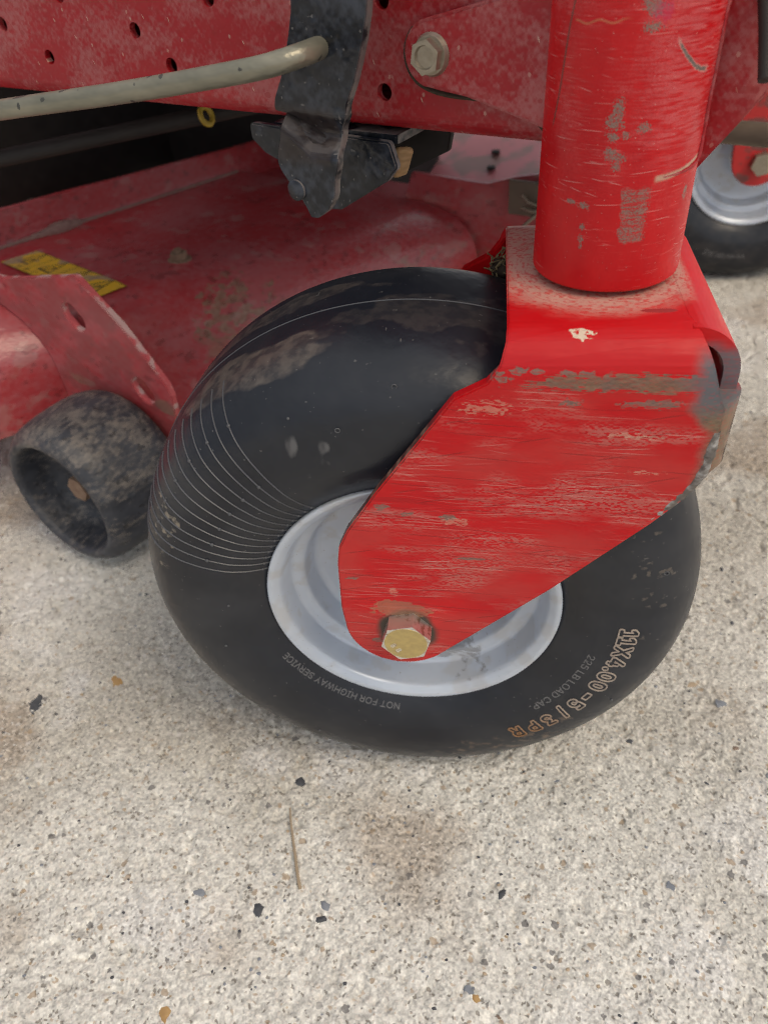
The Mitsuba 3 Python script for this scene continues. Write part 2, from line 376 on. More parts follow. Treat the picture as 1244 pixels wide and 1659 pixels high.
def bracket_paint(p, n, uv):
    c = mix(deck_paint(p, n, uv), (0.20, 0.065, 0.062), 0.5 * smoothstep(0.3, 0.6, fbm(p.x * 60, p.y * 60, p.z * 60, octaves=4)))
    edge = 1 - smoothstep(0.55, 0.85, dr.abs(n.x * float(TV[0]) + n.y * float(TV[1])))
    return mix(c, mix((0.55, 0.10, 0.11), (0.62, 0.42, 0.40), smoothstep(0.45, 0.6, fbm(p.x * 110, p.y * 110, p.z * 110))), edge * 0.8)  # light on the plate edges painted in as pale pink


scene['bracket_red'] = principled(base_color=proc(bracket_paint), roughness=0.5, specular=0.4)


WC = (0.0, 0.0, 0.138)


def rubber(p, n, uv):
    x, y, z = p.x, p.y, p.z - 0.138
    r = dr.sqrt(x * x + z * z)
    a = dr.atan2(z, x) * (180 / math.pi)
    b = fbm(x * 60, y * 60, z * 60)
    c = mix((0.0070, 0.0090, 0.0140), (0.0125, 0.0155, 0.0235), b)
    cloud = smoothstep(0.45, 0.75, fbm(x * 28 + 7, y * 28, z * 28, octaves=4))
    c = mix(c, (0.034, 0.036, 0.042), cloud * 0.35)
    # brown dust on the crown, thickest where it rolled through dirt
    st = fbm(a * 0.55, y * 260, 3.0, octaves=4)
    where = spot(a, y * 1000, 122, -22, 19, 12, fbm(a * 0.12, y * 90, 5.0, octaves=4), 0.7) + 0.55 * spot(a, y * 1000, 118, 18, 24, 9, fbm(a * 0.12, y * 90, 8.0, octaves=4), 0.9) + 0.30 * spot(a, y * 1000, 84, -12, 22, 14, fbm(a * 0.15, y * 90, 2.0, octaves=4), 1.2)
    dust = smoothstep(0.125, 0.131, r) * dr.clip(where, 0, 1) * (0.35 + 0.65 * smoothstep(0.25, 0.70, st))
    c = mix(c, mix((0.075, 0.064, 0.057), (0.125, 0.106, 0.092), fbm(x * 400, y * 400, z * 400)), dust * 0.8)
    # scuffs on the sidewall
    sc = smoothstep(0.60, 0.78, fbm(x * 160, y * 90, z * 60, octaves=3)) * spot(a, r * 1000, 117, 104, 10, 12, noise(x * 200, y * 200, z * 200), 0.6)
    c = mix(c, (0.13, 0.13, 0.135), sc * 0.7)
    sd = spot(a, r * 1000, 12, 115, 14, 9, noise(x * 120, y * 120, z * 120), 0.9)
    c = mix(c, (0.17, 0.14, 0.11), sd * smoothstep(0.62, 0.8, fbm(x * 330, y * 330, z * 330)) * 0.45)
    sb = spot(a, r * 1000, -66, 112, 18, 8, noise(x * 120, y * 120, z * 120), 0.9)
    c = mix(c, (0.16, 0.11, 0.075), sb * smoothstep(0.50, 0.75, fbm(x * 260, y * 260, z * 260)) * 0.6)
    low = smoothstep(0.112, 0.126, r) * smoothstep(0, -40, a) * smoothstep(0.4, 0.7, fbm(x * 120, y * 120, z * 120))
    c = mix(c, (0.10, 0.085, 0.07), low * 0.35)
    mud = spot(a, r * 1000, 158, 124, 9, 8, noise(x * 150, y * 150, z * 150), 0.8)
    c = mix(c, (0.19, 0.165, 0.13), mud * smoothstep(0.55, 0.75, fbm(x * 300, y * 300, z * 300)))
    sp = smoothstep(0.92, 0.96, noise(x * 620, y * 620, z * 620))
    c = mix(c, (0.13, 0.125, 0.12), sp * 0.6)
    return c


scene['rubber'] = bump(proc(lambda p, n, uv: fbm(p.x * 130, p.y * 130, p.z * 130, octaves=4), 4e-4), 0.00045,
                       base_color=proc(rubber), roughness=proc(lambda p, n, uv: 0.27 + 0.14 * fbm(p.x * 50, p.y * 50, p.z * 50)), specular=0.48)
scene['rubber_rib'] = principled(base_color=rgb(0.062, 0.066, 0.075), roughness=0.38, specular=0.6)
scene['letter_pale'] = principled(base_color=proc(lambda p, n, uv: mix(mix((0.26, 0.22, 0.19), (0.40, 0.34, 0.29), noise(p.x * 500, p.y * 500, p.z * 500)), (0.26, 0.145, 0.075), smoothstep(0.085, 0.045, p.z + 0.2 * (p.x - 0.06)))), roughness=0.8, specular=0.2)
scene['letter_grey'] = principled(base_color=rgb(0.13, 0.13, 0.135), roughness=0.5, specular=0.5)


def rim_col(p, n, uv):
    b = fbm(p.x * 70, p.y * 70, p.z * 70)
    c = mix((0.47, 0.525, 0.61), (0.56, 0.615, 0.69), b)
    ds = smoothstep(0.52, 0.7, fbm(p.x * 90 + 5, p.y * 90, p.z * 90, octaves=4))
    c = mix(c, (0.42, 0.40, 0.37), ds * 0.35)
    g = spot(p.x, p.z, 0.012, 0.0855, 0.022, 0.007, fbm(p.x * 160, p.y * 160, p.z * 160, octaves=4), 0.9)
    c = mix(c, (0.16, 0.16, 0.165), g * 0.6 * smoothstep(0.3, 0.55, fbm(p.x * 200, p.y * 200, p.z * 700)))
    sp = smoothstep(0.91, 0.95, noise(p.x * 900, p.y * 900, p.z * 900))
    return mix(c, (0.30, 0.27, 0.24), sp * 0.5)


scene['rim_silver'] = principled(base_color=proc(rim_col), roughness=0.30, metallic=0.22, specular=0.5)
scene['zinc_gold'] = principled(base_color=proc(lambda p, n, uv: mix((0.66, 0.52, 0.22), (0.52, 0.40, 0.18), fbm(p.x * 500, p.y * 500, p.z * 500))), roughness=0.42, metallic=0.75)
scene['zinc_bright'] = principled(base_color=proc(lambda p, n, uv: mix((0.72, 0.70, 0.66), (0.42, 0.32, 0.25), smoothstep(0.52, 0.78, fbm(p.x * 420, p.y * 420, p.z * 420)))), roughness=0.3, metallic=0.9)
scene['zinc_dull'] = principled(base_color=proc(lambda p, n, uv: mix((0.40, 0.36, 0.29), (0.24, 0.20, 0.15), fbm(p.x * 330, p.y * 330, p.z * 330))), roughness=0.42, metallic=0.7)
scene['rod_grey'] = bump(proc(lambda p, n, uv: fbm(p.x * 500, p.y * 500, p.z * 500), 3e-4), 0.0003,
                         base_color=proc(lambda p, n, uv: mix(mix((0.30, 0.28, 0.215), (0.16, 0.16, 0.125), fbm(p.x * 90, p.y * 90, p.z * 200, octaves=4)), (0.08, 0.08, 0.07), smoothstep(0.84, 0.9, noise(p.x * 330, p.y * 330, p.z * 330)))), roughness=0.36, metallic=0.5)


def black_col(p, n, uv):
    b = fbm(p.x * 110, p.y * 110, p.z * 110, octaves=4)
    b2 = fbm(p.x * 420, p.y * 420, p.z * 300, octaves=3)
    c = mix((0.006, 0.008, 0.013), (0.042, 0.050, 0.068), smoothstep(0.40, 0.78, b * 0.5 + b2 * 0.5))
    c = mix(c, (0.22, 0.21, 0.20), smoothstep(0.88, 0.93, noise(p.x * 700, p.y * 700, p.z * 500)) * 0.5)
    edge = 1 - smoothstep(0.5, 0.8, dr.abs(n.x * float(TV[0]) + n.y * float(TV[1])))
    c = mix(c, (0.16, 0.145, 0.14), edge * smoothstep(0.35, 0.5, b) * 0.75)
    jog = smoothstep(0.325, 0.330, p.z) * smoothstep(0.350, 0.344, p.z) * smoothstep(0.1, 0.4, b2) * smoothstep(-0.024, -0.026, tof(p)) * smoothstep(-0.1005, -0.1025, sof(p))
    c = mix(c, (0.030, 0.019, 0.016), jog * 0.65)
    return c


scene['black_paint'] = bump(proc(lambda p, n, uv: fbm(p.x * 160, p.y * 160, p.z * 160), 4e-4), 0.0010, base_color=proc(black_col), roughness=0.30, specular=0.42)
scene['dark_steel'] = principled(base_color=proc(lambda p, n, uv: mix((0.006, 0.005, 0.005), (0.022, 0.018, 0.016), fbm(p.x * 60, p.y * 60, p.z * 60))), roughness=0.7)
scene['brown_steel'] = principled(base_color=proc(lambda p, n, uv: mix((0.10, 0.075, 0.055), (0.18, 0.14, 0.105), fbm(p.x * 80, p.y * 80, p.z * 80))), roughness=0.6)
scene['rusty'] = principled(base_color=proc(lambda p, n, uv: mix((0.16, 0.085, 0.05), (0.30, 0.21, 0.15), fbm(p.x * 300, p.y * 300, p.z * 300))), roughness=0.75)
scene['yellow_plastic'] = principled(base_color=rgb(0.38, 0.27, 0.03), roughness=0.5)
scene['wood_chip'] = principled(base_color=proc(lambda p, n, uv: mix((0.36, 0.22, 0.10), (0.50, 0.33, 0.17), noise(p.x * 300, p.y * 300, p.z * 900))), roughness=0.9)
scene['grass_clipping'] = principled(base_color=rgb(0.20, 0.155, 0.08), roughness=0.9)
scene['soil'] = principled(base_color=rgb(0.055, 0.04, 0.028), roughness=0.95)


def roller_col(p, n, uv):
    b = fbm(p.x * 70, p.y * 70, p.z * 70, octaves=4)
    st = fbm(sof(p) * 420, tof(p) * 230, p.z * 420, octaves=5)
    c = mix((0.016, 0.018, 0.024), (0.058, 0.064, 0.080), fbm(p.x * 90, p.y * 90, p.z * 90, octaves=5))
    up = smoothstep(-0.4, 0.9, n.z) * 0.0
    d = smoothstep(0.42, 0.72, b * 0.4 + st * 0.5 + 0.10 * smoothstep(0.06, 0.12, p.z))
    c = mix(c, mix((0.12, 0.112, 0.105), (0.23, 0.20, 0.17), st), d * 0.8)
    pits = smoothstep(0.66, 0.74, fbm(p.x * 210, p.y * 210, p.z * 210, octaves=3))
    return mix(c, (0.02, 0.02, 0.022), pits * 0.7)


scene['roller_plastic'] = bump(proc(lambda p, n, uv: fbm(p.x * 260, p.y * 260, p.z * 260), 4e-4), 0.0008, base_color=proc(roller_col), roughness=0.5, specular=0.5)


def concrete(p, n, uv):
    x, y = p.x, p.y
    big = fbm(x * 5.5 + 2, y * 5.5 + 9, 1.0, octaves=4)
    c = mix((0.455, 0.43, 0.375), (0.635, 0.62, 0.57), smoothstep(0.26, 0.64, big))
    brown = smoothstep(0.53, 0.74, fbm(x * 11 + 31, y * 11 + 5, 4.0, octaves=5))
    c = mix(c, (0.29, 0.215, 0.15), brown * 0.55)
    pale = smoothstep(0.60, 0.76, fbm(x * 21 + 3, y * 21 + 40, 2.0, octaves=5))
    c = mix(c, (0.66, 0.65, 0.63), pale * 0.55)
    g = fbm(x * 760, y * 760, 1.0, octaves=2)
    gg = fbm(x * 210 + 7, y * 210, 3.0, octaves=4)
    c = c * (0.40 + 0.88 * g + 0.32 * gg)
    jx, jy = x + 0.0016 * noise(x * 800, y * 800), y + 0.0016 * noise(x * 800, y * 800, 8.0)
    f1, f2, w = voronoi(jx * 470, jy * 470)
    q = cell_rand(w * 9137.0, 3.0)
    grain = 1 - smoothstep(0.12 + 0.22 * q, 0.26 + 0.28 * q, f1)
    c = mix(c, (0.74, 0.69, 0.62), grain * smoothstep(0.76, 0.77, w) * 0.6)
    c = mix(c, (0.19, 0.165, 0.135), grain * (1 - smoothstep(0.12, 0.13, w)) * 0.75)
    c = mix(c, (0.40, 0.28, 0.17), grain * smoothstep(0.28, 0.285, w) * (1 - smoothstep(0.34, 0.345, w)) * 0.5)
    h1, h2, v = voronoi(jx * 150, jy * 150)
    q = cell_rand(v * 7331.0, 5.0)
    chip = 1 - smoothstep(0.08 + 0.18 * q, 0.13 + 0.20 * q, h1)
    c = mix(c, (0.12, 0.115, 0.115), chip * (1 - smoothstep(0.028, 0.032, v)) * 0.75)
    c = mix(c, (0.34, 0.25, 0.16), chip * smoothstep(0.955, 0.96, v) * 0.7)
    c = mix(c, (0.64, 0.61, 0.57), chip * smoothstep(0.78, 0.785, v) * (1 - smoothstep(0.84, 0.845, v)) * 0.6)
    return c


def concrete_relief(p, n, uv):
    x, y = p.x, p.y
    jx, jy = x + 0.0016 * noise(x * 800, y * 800), y + 0.0016 * noise(x * 800, y * 800, 8.0)
    f1, f2, w = voronoi(jx * 470, jy * 470)
    q = cell_rand(w * 9137.0, 3.0)
    grain = 1 - smoothstep(0.12 + 0.22 * q, 0.26 + 0.28 * q, f1)
    return 0.8 * fbm(x * 520, y * 420, 1.0, octaves=3) - 0.5 * grain * (1 - smoothstep(0.20, 0.21, w)) + 0.25 * grain * smoothstep(0.6, 0.61, w)


scene['concrete'] = bump(proc(concrete_relief, 3e-4), 0.0011, base_color=proc(concrete), roughness=0.92, specular=0.25)


def stone(a, b, rough=0.7):
    return principled(base_color=proc(lambda p, n, uv: mix(a, b, fbm(p.x * 420, p.y * 420, p.z * 420))), roughness=rough)


STONES = {'stone_charcoal': stone((0.035, 0.038, 0.045), (0.085, 0.09, 0.10)), 'stone_slate': stone((0.16, 0.175, 0.20), (0.27, 0.29, 0.32)), 'stone_tan': stone((0.34, 0.26, 0.17), (0.46, 0.37, 0.27)),
          'stone_ochre': stone((0.34, 0.20, 0.08), (0.46, 0.30, 0.13)), 'stone_pale': stone((0.50, 0.48, 0.44), (0.64, 0.62, 0.58)), 'stone_brown': stone((0.17, 0.125, 0.095), (0.27, 0.20, 0.15))}
scene.update(STONES)
scene['twig_bark'] = principled(base_color=rgb(0.33, 0.26, 0.18), roughness=0.9)

# ------------------------------------------------------------------ the ground
FINE = 0.0013


def axis(lo, hi):
    core = np.arange(lo, hi, FINE)
    out = FINE * np.cumsum(1.13 ** np.arange(1, 82))
    return np.concatenate([lo - out[::-1], core, core[-1] + out])


gx, gy = axis(-0.44, 0.40), axis(-0.27, 0.62)
GX, GY = np.meshgrid(gx, gy, indexing='ij')


def ground_h(x, y):
    q = np.stack([x, y, 0 * x], -1)
    near = np.exp(-np.maximum(np.hypot(x, y - 0.25) - 0.9, 0) * 3)
    h = 0.0030 * (meshkit.fbm(q * 16, 3, 1) - 0.5) + 0.0016 * (meshkit.fbm(q * 90, 3, 2) - 0.5) - 0.0016 * np.clip((meshkit.fbm(q * 150, 2, 11) - 0.66) / 0.12, 0, 1)
    return (h + 0.0010 * (meshkit.fbm(q * 330, 2, 8) - 0.5)) * near


GZ = ground_h(GX, GY)
nx_, ny_ = GX.shape
gi = (np.arange(nx_ - 1)[:, None] * ny_ + np.arange(ny_ - 1)[None]).ravel()
gq = np.stack([gi, gi + ny_, gi + ny_ + 1, gi + 1], 1)
put('ground', trimesh.Trimesh(np.stack([GX, GY, GZ], -1).reshape(-1, 3), np.vstack([gq[:, [0, 1, 2]], gq[:, [0, 2, 3]]]), process=False), 'concrete', smooth=True)
labels['ground'] = {'label': 'rough pale concrete slab with embedded pebbles and brown stains', 'kind': 'structure'}


def pebble(r, flat=0.6, ang=None, stretch=1.3):
    v = rng.normal(size=(22, 3)); v /= np.linalg.norm(v, axis=1, keepdims=True)
    h = trimesh.convex.convex_hull(v)
    v = h.vertices * (1 + 0.12 * rng.normal(size=(len(h.vertices), 1))) * [stretch, 1 / stretch ** 0.5, flat]
    a = rng.uniform(0, 6.28) if ang is None else ang
    c, s = math.cos(a), math.sin(a)
    return trimesh.Trimesh(v @ np.array([[c, s, 0], [-s, c, 0], [0, 0, 1]]) * r, h.faces, process=False)


def lay(mesh, x, y, sink):
    z = float(ground_h(np.array([x]), np.array([y]))[0])
    m = mesh.copy(); m.apply_translation([x, y, z + sink]); return m


SEEN = [(-0.107, -0.119, 0.0036, 'stone_charcoal'), (-0.082, -0.190, 0.0036, 'stone_charcoal'), (0.023, -0.119, 0.0027, 'stone_charcoal'), (-0.053, -0.171, 0.0036, 'stone_slate'), (-0.051, -0.178, 0.0030, 'stone_charcoal'),
        (-0.090, -0.251, 0.0068, 'stone_ochre'), (-0.296, -0.160, 0.0068, 'stone_charcoal'), (0.088, 0.056, 0.0038, 'stone_slate'), (-0.264, -0.119, 0.0060, 'stone_ochre'), (-0.115, -0.200, 0.0034, 'stone_slate'), (0.069, 0.062, 0.0030, 'stone_tan'),
        (0.097, -0.072, 0.0030, 'stone_slate'), (0.115, -0.15, 0.0026, 'stone_brown'), (0.03, -0.168, 0.0028, 'stone_slate'), (0.034, -0.170, 0.0024, 'stone_ochre'), (-0.03, -0.236, 0.0034, 'stone_ochre'), (0.062, -0.205, 0.003, 'stone_brown'), (0.16, 0.08, 0.0045, 'stone_slate'), (0.128, 0.02, 0.0050, 'stone_slate')]
SEEN = [(*mw([a, b, 0])[:2], r, m) for a, b, r, m in SEEN]
names = list(STONES)
for k in range(120):
    x, y = rng.uniform(-0.5, 0.42), rng.uniform(-0.27, 0.16) if k % 3 else rng.uniform(0.1, 0.6)
    SEEN.append((x, y, rng.uniform(0.0010, 0.0022) * (1.0 if k % 7 else 1.5), names[rng.choice(6, p=[0.24, 0.18, 0.24, 0.08, 0.12, 0.14])]))
for x, y, r, mat in SEEN:
    put('ground__pebble', lay(pebble(r * 0.92, 0.5), x, y, r * -0.18), mat, smooth=40)
for mat, n in (('stone_pale', 1500), ('stone_tan', 1100), ('stone_slate', 500), ('stone_charcoal', 450)):
    g = []
    for k in range(n):
        x, y = rng.uniform(-0.45, 0.38), rng.uniform(-0.27, 0.35)
        r = rng.uniform(0.0005, 0.0010)
        o = trimesh.creation.icosahedron(); o.vertices = (o.vertices * (1 + 0.2 * rng.normal(size=(12, 1)))) * [r * 1.2, r, r * 0.7]
        g.append(lay(o, x, y, 0.0001))
    key = put('ground__grit', trimesh.util.concatenate(g), mat, smooth=True)
    labels[key] = {'kind': 'stuff'}

tw = spline([(-0.0733, -0.0785, 0.0022), (-0.0703, -0.0897, 0.0026), (-0.0657, -0.1038, 0.0022), (-0.0607, -0.1189, 0.0024), (-0.0588, -0.1237, 0.0016)], 24)
put('twig', tube(tw, np.linspace(0.0005, 0.0010, 24), 8), 'twig_bark', smooth=50)
labels['twig'] = {'label': 'thin dry tan twig lying on the concrete in front of the wheel', 'category': 'twig'}
# ------------------------------------------------------------------ the mower
MOW = 'lawn_mower'
labels[MOW] = {'label': 'red ride-on lawn mower with a front caster wheel in a scratched red fork', 'category': 'lawn mower'}

# --- front wheel
from scipy.interpolate import PchipInterpolator
half = np.array([(0.0690, -0.0385), (0.0715, -0.0418), (0.0755, -0.0450), (0.083, -0.0492), (0.092, -0.0520), (0.101, -0.0527), (0.110, -0.0519), (0.1175, -0.0499), (0.1240, -0.0463), (0.1296, -0.0404), (0.1342, -0.0325), (0.1373, -0.0222), (0.1388, -0.0112), (0.1392, 0.0)])
arc = np.concatenate([[0], np.cumsum(np.linalg.norm(np.diff(half, axis=0), axis=1))])
pr, py = PchipInterpolator(arc, half[:, 0]), PchipInterpolator(arc, half[:, 1])
SS = np.linspace(0, arc[-1], 48)
PROF = np.stack([pr(SS), py(SS)], 1)


def side_y(r):
    m = PROF[:, 0] < 0.138
    return np.interp(r, PROF[m, 0], PROF[m, 1])


def prof_at(s):
    d = np.array([pr(s + 1e-5) - pr(s - 1e-5), py(s + 1e-5) - py(s - 1e-5)]); d /= np.linalg.norm(d)
    return np.array([pr(s), py(s)]), np.array([-d[1] * -1, -d[0] * 1]) * 1.0


def bent_text(m, r0, a0, depth0=-0.0002):
    """Flat lettering laid on the sidewall: u runs clockwise from angle a0, v outwards from radius r0."""
    v = m.vertices
    r = r0 + v[:, 1]; a = a0 - v[:, 0] / (r0 + 0.003)
    y = side_y(r) - (v[:, 2] + depth0)
    return trimesh.Trimesh(np.stack([r * np.cos(a), y, r * np.sin(a)], 1), m.faces, process=False)


def outline_of(m):
    top = m.faces[m.face_normals[:, 2] > 0.9]
    return shapely.union_all([sg.Polygon(m.vertices[f][:, :2]).buffer(1e-6) for f in top])


def fine(poly, th, step=0.0012):
    p = poly.segmentize(step)
    ms = [trimesh.creation.extrude_polygon(g, th, engine='earcut') for g in getattr(p, 'geoms', [p]) if g.area > 1e-9]
    return trimesh.util.concatenate(ms)


BIG = '11X4.00-5/3PR'
advance = [0.0054, 0.0066, 0.0086, 0.0080, 0.0036, 0.0082, 0.0105, 0.0080, 0.0098, 0.0092, 0.0098, 0.0098, 0.0082]
big_parts, u = [], 0.0
for ch, adv in zip(BIG, advance):
    if ch == '-':
        p = sg.box(0, 0.003, 0.0045, 0.0050)
    else:
        p = outline_of(meshkit.text_mesh(ch, 0.0078, 0.001, bold=True))
    p = affinity.translate(affinity.scale(p, 0.95, 1.0, origin=(0, 0)), u - p.bounds[0] * 0.95, 0)
    big_parts.append(fine(p.buffer(0.00075).difference(p.buffer(0.00010)), 0.0007))
    u += adv
BIGTEXT = bent_text(trimesh.util.concatenate(big_parts), 0.0985, math.radians(-1.5))


def small_text(s, h, r0, a0, a1):
    m = meshkit.text_mesh(s, h, 0.0005)
    w = m.vertices[:, 0].max()
    m.vertices[:, 0] *= math.radians(a0 - a1) * (r0 + 0.003) / w
    return bent_text(m, r0, math.radians(a0))


TEXT2 = small_text('225 LB LOAD CAP.', 0.0036, 0.0885, -14.5, -48)
TEXT3 = small_text('NOT FOR HIGHWAY SERVICE', 0.0031, 0.0768, -97, -151)
TEXT4 = small_text('WWW.RI', 0.0062, 0.102, -86, -112)

far_half = np.array([(0.1391, 0.0), (0.1391, 0.0110), (0.1387, 0.0240), (0.1374, 0.0355), (0.1340, 0.0440), (0.1275, 0.0500), (0.118, 0.0528), (0.101, 0.0535), (0.083, 0.0500), (0.0715, 0.0418), (0.0690, 0.0385)])
fa = np.concatenate([[0], np.cumsum(np.linalg.norm(np.diff(far_half, axis=0), axis=1))])
FARP = np.stack([PchipInterpolator(fa, far_half[:, k])(np.linspace(0, fa[-1], 48)) for k in (0, 1)], 1)
TYRE = revolve_y(np.vstack([PROF, FARP[1:]]), 240)
_v = TYRE.vertices
_low = np.clip((-0.1362 - _v[:, 2]) / 0.0019, 0, 1)
_v[:, 1] *= 1 + 0.03 * np.clip((-0.10 - _v[:, 2]) / 0.036, 0, 1)
_v[:, 2] = np.maximum(_v[:, 2], -0.1366 - 0.0004 * _low)
# rim: outer lip, bead seat, drop and disc (mirrored inside)
RIMP = [(0.0690, -0.0375), (0.0712, -0.0405), (0.0720, -0.0426), (0.0719, -0.0438), (0.0712, -0.0445), (0.0702, -0.0445), (0.0672, -0.0428), (0.0658, -0.0414), (0.0651, -0.0398), (0.0646, -0.0360), (0.0637, -0.0300), (0.0632, -0.0282), (0.0620, -0.0270), (0.0590, -0.0262), (0.0572, -0.0254), (0.0563, -0.0240), (0.0558, -0.0215),
        (0.0548, -0.0160), (0.0542, -0.0138), (0.0528, -0.0122), (0.0500, -0.0112), (0.0440, -0.0108), (0.0340, -0.0116), (0.0270, -0.0150), (0.0235, -0.0185), (0.0205, -0.0190)]
ra = np.concatenate([[0], np.cumsum(np.linalg.norm(np.diff(RIMP, axis=0), axis=1))])
RIMQ = np.stack([PchipInterpolator(ra, np.array(RIMP)[:, k])(np.linspace(0, ra[-1], 150)) for k in (0, 1)], 1)
RIM = trimesh.util.concatenate([revolve_y(RIMQ, 160), revolve_y(np.array(RIMQ) * [1, -1], 160)])
HUB = revolve_y([(0.0, -0.046), (0.0135, -0.046), (0.0135, -0.030), (0.020, -0.028), (0.021, -0.018), (0.021, 0.018), (0.020, 0.028), (0.0135, 0.030), (0.0135, 0.046), (0, 0.046)], 48)


def rib_mesh(a, wide=0.00029, tall=0.0005):
    """A fine moulded rib running up the sidewall, over the shoulder and onto the tread."""
    ss = np.linspace(0.0035, arc[-1] * 0.80, 46)
    rows = []
    for s in ss:
        r, y = float(pr(s)), float(py(s))
        dr_, dy = float(pr(s + 1e-4) - pr(s - 1e-4)), float(py(s + 1e-4) - py(s - 1e-4))
        L = math.hypot(dr_, dy); nr, ny = -dy / L, dr_ / L
        if ny > 0 and nr < 0:
            nr, ny = -nr, -ny
        nr, ny = (dy / L, -dr_ / L) if (dy / L) > 0 or -dr_ / L < 0 else (nr, ny)
        ring = []
        for w, h in ((-1.2, -0.3), (-0.6, 0.75), (0, 1), (0.6, 0.75), (1.2, -0.3)):
            rr, yy, aa = r + nr * h * tall, y + ny * h * tall, a + w * wide / r
            ring.append((rr * math.cos(aa), yy, rr * math.sin(aa)))
        rows.append(ring)
    return loft(rows)


RIB_ANG = [math.radians(124.8 + 3.18 * i) for i in range(13)]
nubs = []
for i, a in enumerate(RIB_ANG):
    for r in ((0.1268,) if i % 2 == 0 else (0.1000,)):
        b = trimesh.creation.icosphere(subdivisions=1, radius=0.0009); b.apply_translation([r * math.cos(a), side_y(r) - 0.0002, r * math.sin(a)]); nubs.append(b)
    b = trimesh.creation.icosphere(subdivisions=1, radius=0.0007); b.apply_translation([0.0745 * math.cos(a), side_y(0.0745) - 0.0002, 0.0745 * math.sin(a)]); nubs.append(b)
for ad, r in ((90.7, 0.1244), (102.9, 0.1105), (15.6, 0.1185), (112, 0.120), (75, 0.119), (-30, 0.116), (-120, 0.112), (-165, 0.1), (178, 0.09), (-78, 0.118)):
    b = trimesh.creation.torus(0.0010, 0.0003, major_sections=14, minor_sections=6) if abs(ad) < 110 and ad > 0 else trimesh.creation.icosphere(subdivisions=1, radius=0.0007)
    if len(b.vertices) > 60:
        b.vertices = b.vertices[:, [0, 2, 1]]
    b.apply_translation([r * math.cos(math.radians(ad)), side_y(r) - 0.0002, r * math.sin(math.radians(ad))]); nubs.append(b)
NUBS = trimesh.util.concatenate(nubs)
sa = np.linspace(0, 2 * np.pi, 241)
SEAM = tube(np.stack([0.1392 * np.cos(sa), 0 * sa + 0.0006 * np.sin(sa * 3), 0.1392 * np.sin(sa)], 1), 0.00036, 6, caps=False)


def wheel(name, offset, texts, detail):
    def mv(m):
        m = m.copy(); m.apply_translation(np.add(offset, WC)); return m
    put(f'{name}__tyre', mv(TYRE), 'rubber', smooth=True)
    put(f'{name}__rim', mv(RIM), 'rim_silver', smooth=True)
    put(f'{name}__hub', mv(HUB), 'dark_steel', smooth=30)
    for m, mat in texts:
        put(f'{name}__raised_lettering', mv(m), mat, smooth=False)
    if detail:
        for a in RIB_ANG:
            put(f'{name}__rib', mv(rib_mesh(a)), 'rubber_rib', smooth=True)
        labels[put(f'{name}__mould_nub', mv(NUBS), 'rubber_rib', smooth=True)] = {'kind': 'stuff'}
        put(f'{name}__tread_seam', mv(SEAM), 'rubber_rib', smooth=True)


wheel(f'{MOW}__front_wheel', (0, 0, 0), [(BIGTEXT, 'letter_pale'), (TEXT2, 'letter_grey'), (TEXT3, 'letter_grey')], True)
FAR = np.array([0.316, 0.672, 0.0])
wheel(f'{MOW}__front_wheel_001', FAR, [(TEXT4, 'letter_grey')], False)
labels[f'{MOW}__front_wheel'] = {'label': 'smooth black caster tyre on a silver rim in the foreground'}
labels[f'{MOW}__front_wheel_001'] = {'label': 'other caster wheel, further off behind the red post'}

# --- caster fork: one bent sheet, the front lip bent down
RB, HB, TOPZ, TH = 0.016, 0.045, 0.289, 0.0055
LB = RB * math.pi / 2
side = np.array([(41, 273), (36, 281 - 8), (22, 266), (-10, 221.5), (-24, 200), (-28.5, 190), (-30, 180), (-31, 152)]) / 1000.0
lobe = [(0.0005 + 0.0265 * math.cos(a) - 0.004, 0.1415 + 0.0265 * math.sin(a)) for a in np.radians(np.linspace(180, 308, 26))]
front = np.array([(0.063, 0.168), (0.1005, 0.2075), (0.110, 0.219), (0.1165, 0.232), (0.1185, 0.246), (0.1185, 0.262)])


def dev(z):
    return HB + LB + (TOPZ - RB - z)


left = [(0.041, 0.0), (0.041, HB * 0.6), (0.041, HB), (0.0405, HB + LB * 0.4), (0.0385, HB + LB * 0.75), (0.034, dev(0.2755 - 0.003))] + [(x, dev(z)) for x, z in side[2:]]
right = [(x, dev(z)) for x, z in front] + [(0.1165, dev(0.2655)), (0.1120, HB + LB * 0.75), (0.1085, HB + LB * 0.35), (0.1065, HB), (0.1055, HB * 0.9), (0.1055, 0.0)]
outline = sg.Polygon(left + [(x, dev(z)) for x, z in lobe] + right)
full = shapely.union_all([outline, affinity.scale(outline, 1, -1, origin=(0, 0))]).buffer(0.0012).buffer(-0.0024).buffer(0.0012)


def bend(v):
    v = np.asarray(v, float)
    x, w, n = v[:, 0], v[:, 1], v[:, 2]
    s, w = np.sign(w), np.abs(w)
    th = np.clip((w - HB) / RB, 0, math.pi / 2)
    y = np.where(w < HB, w, HB + (RB - n) * np.sin(th))
    z = np.where(w < HB, TOPZ - n, TOPZ - RB + (RB - n) * np.cos(th) - np.maximum(w - HB - LB, 0))
    return np.stack([x, s * y, z], 1)


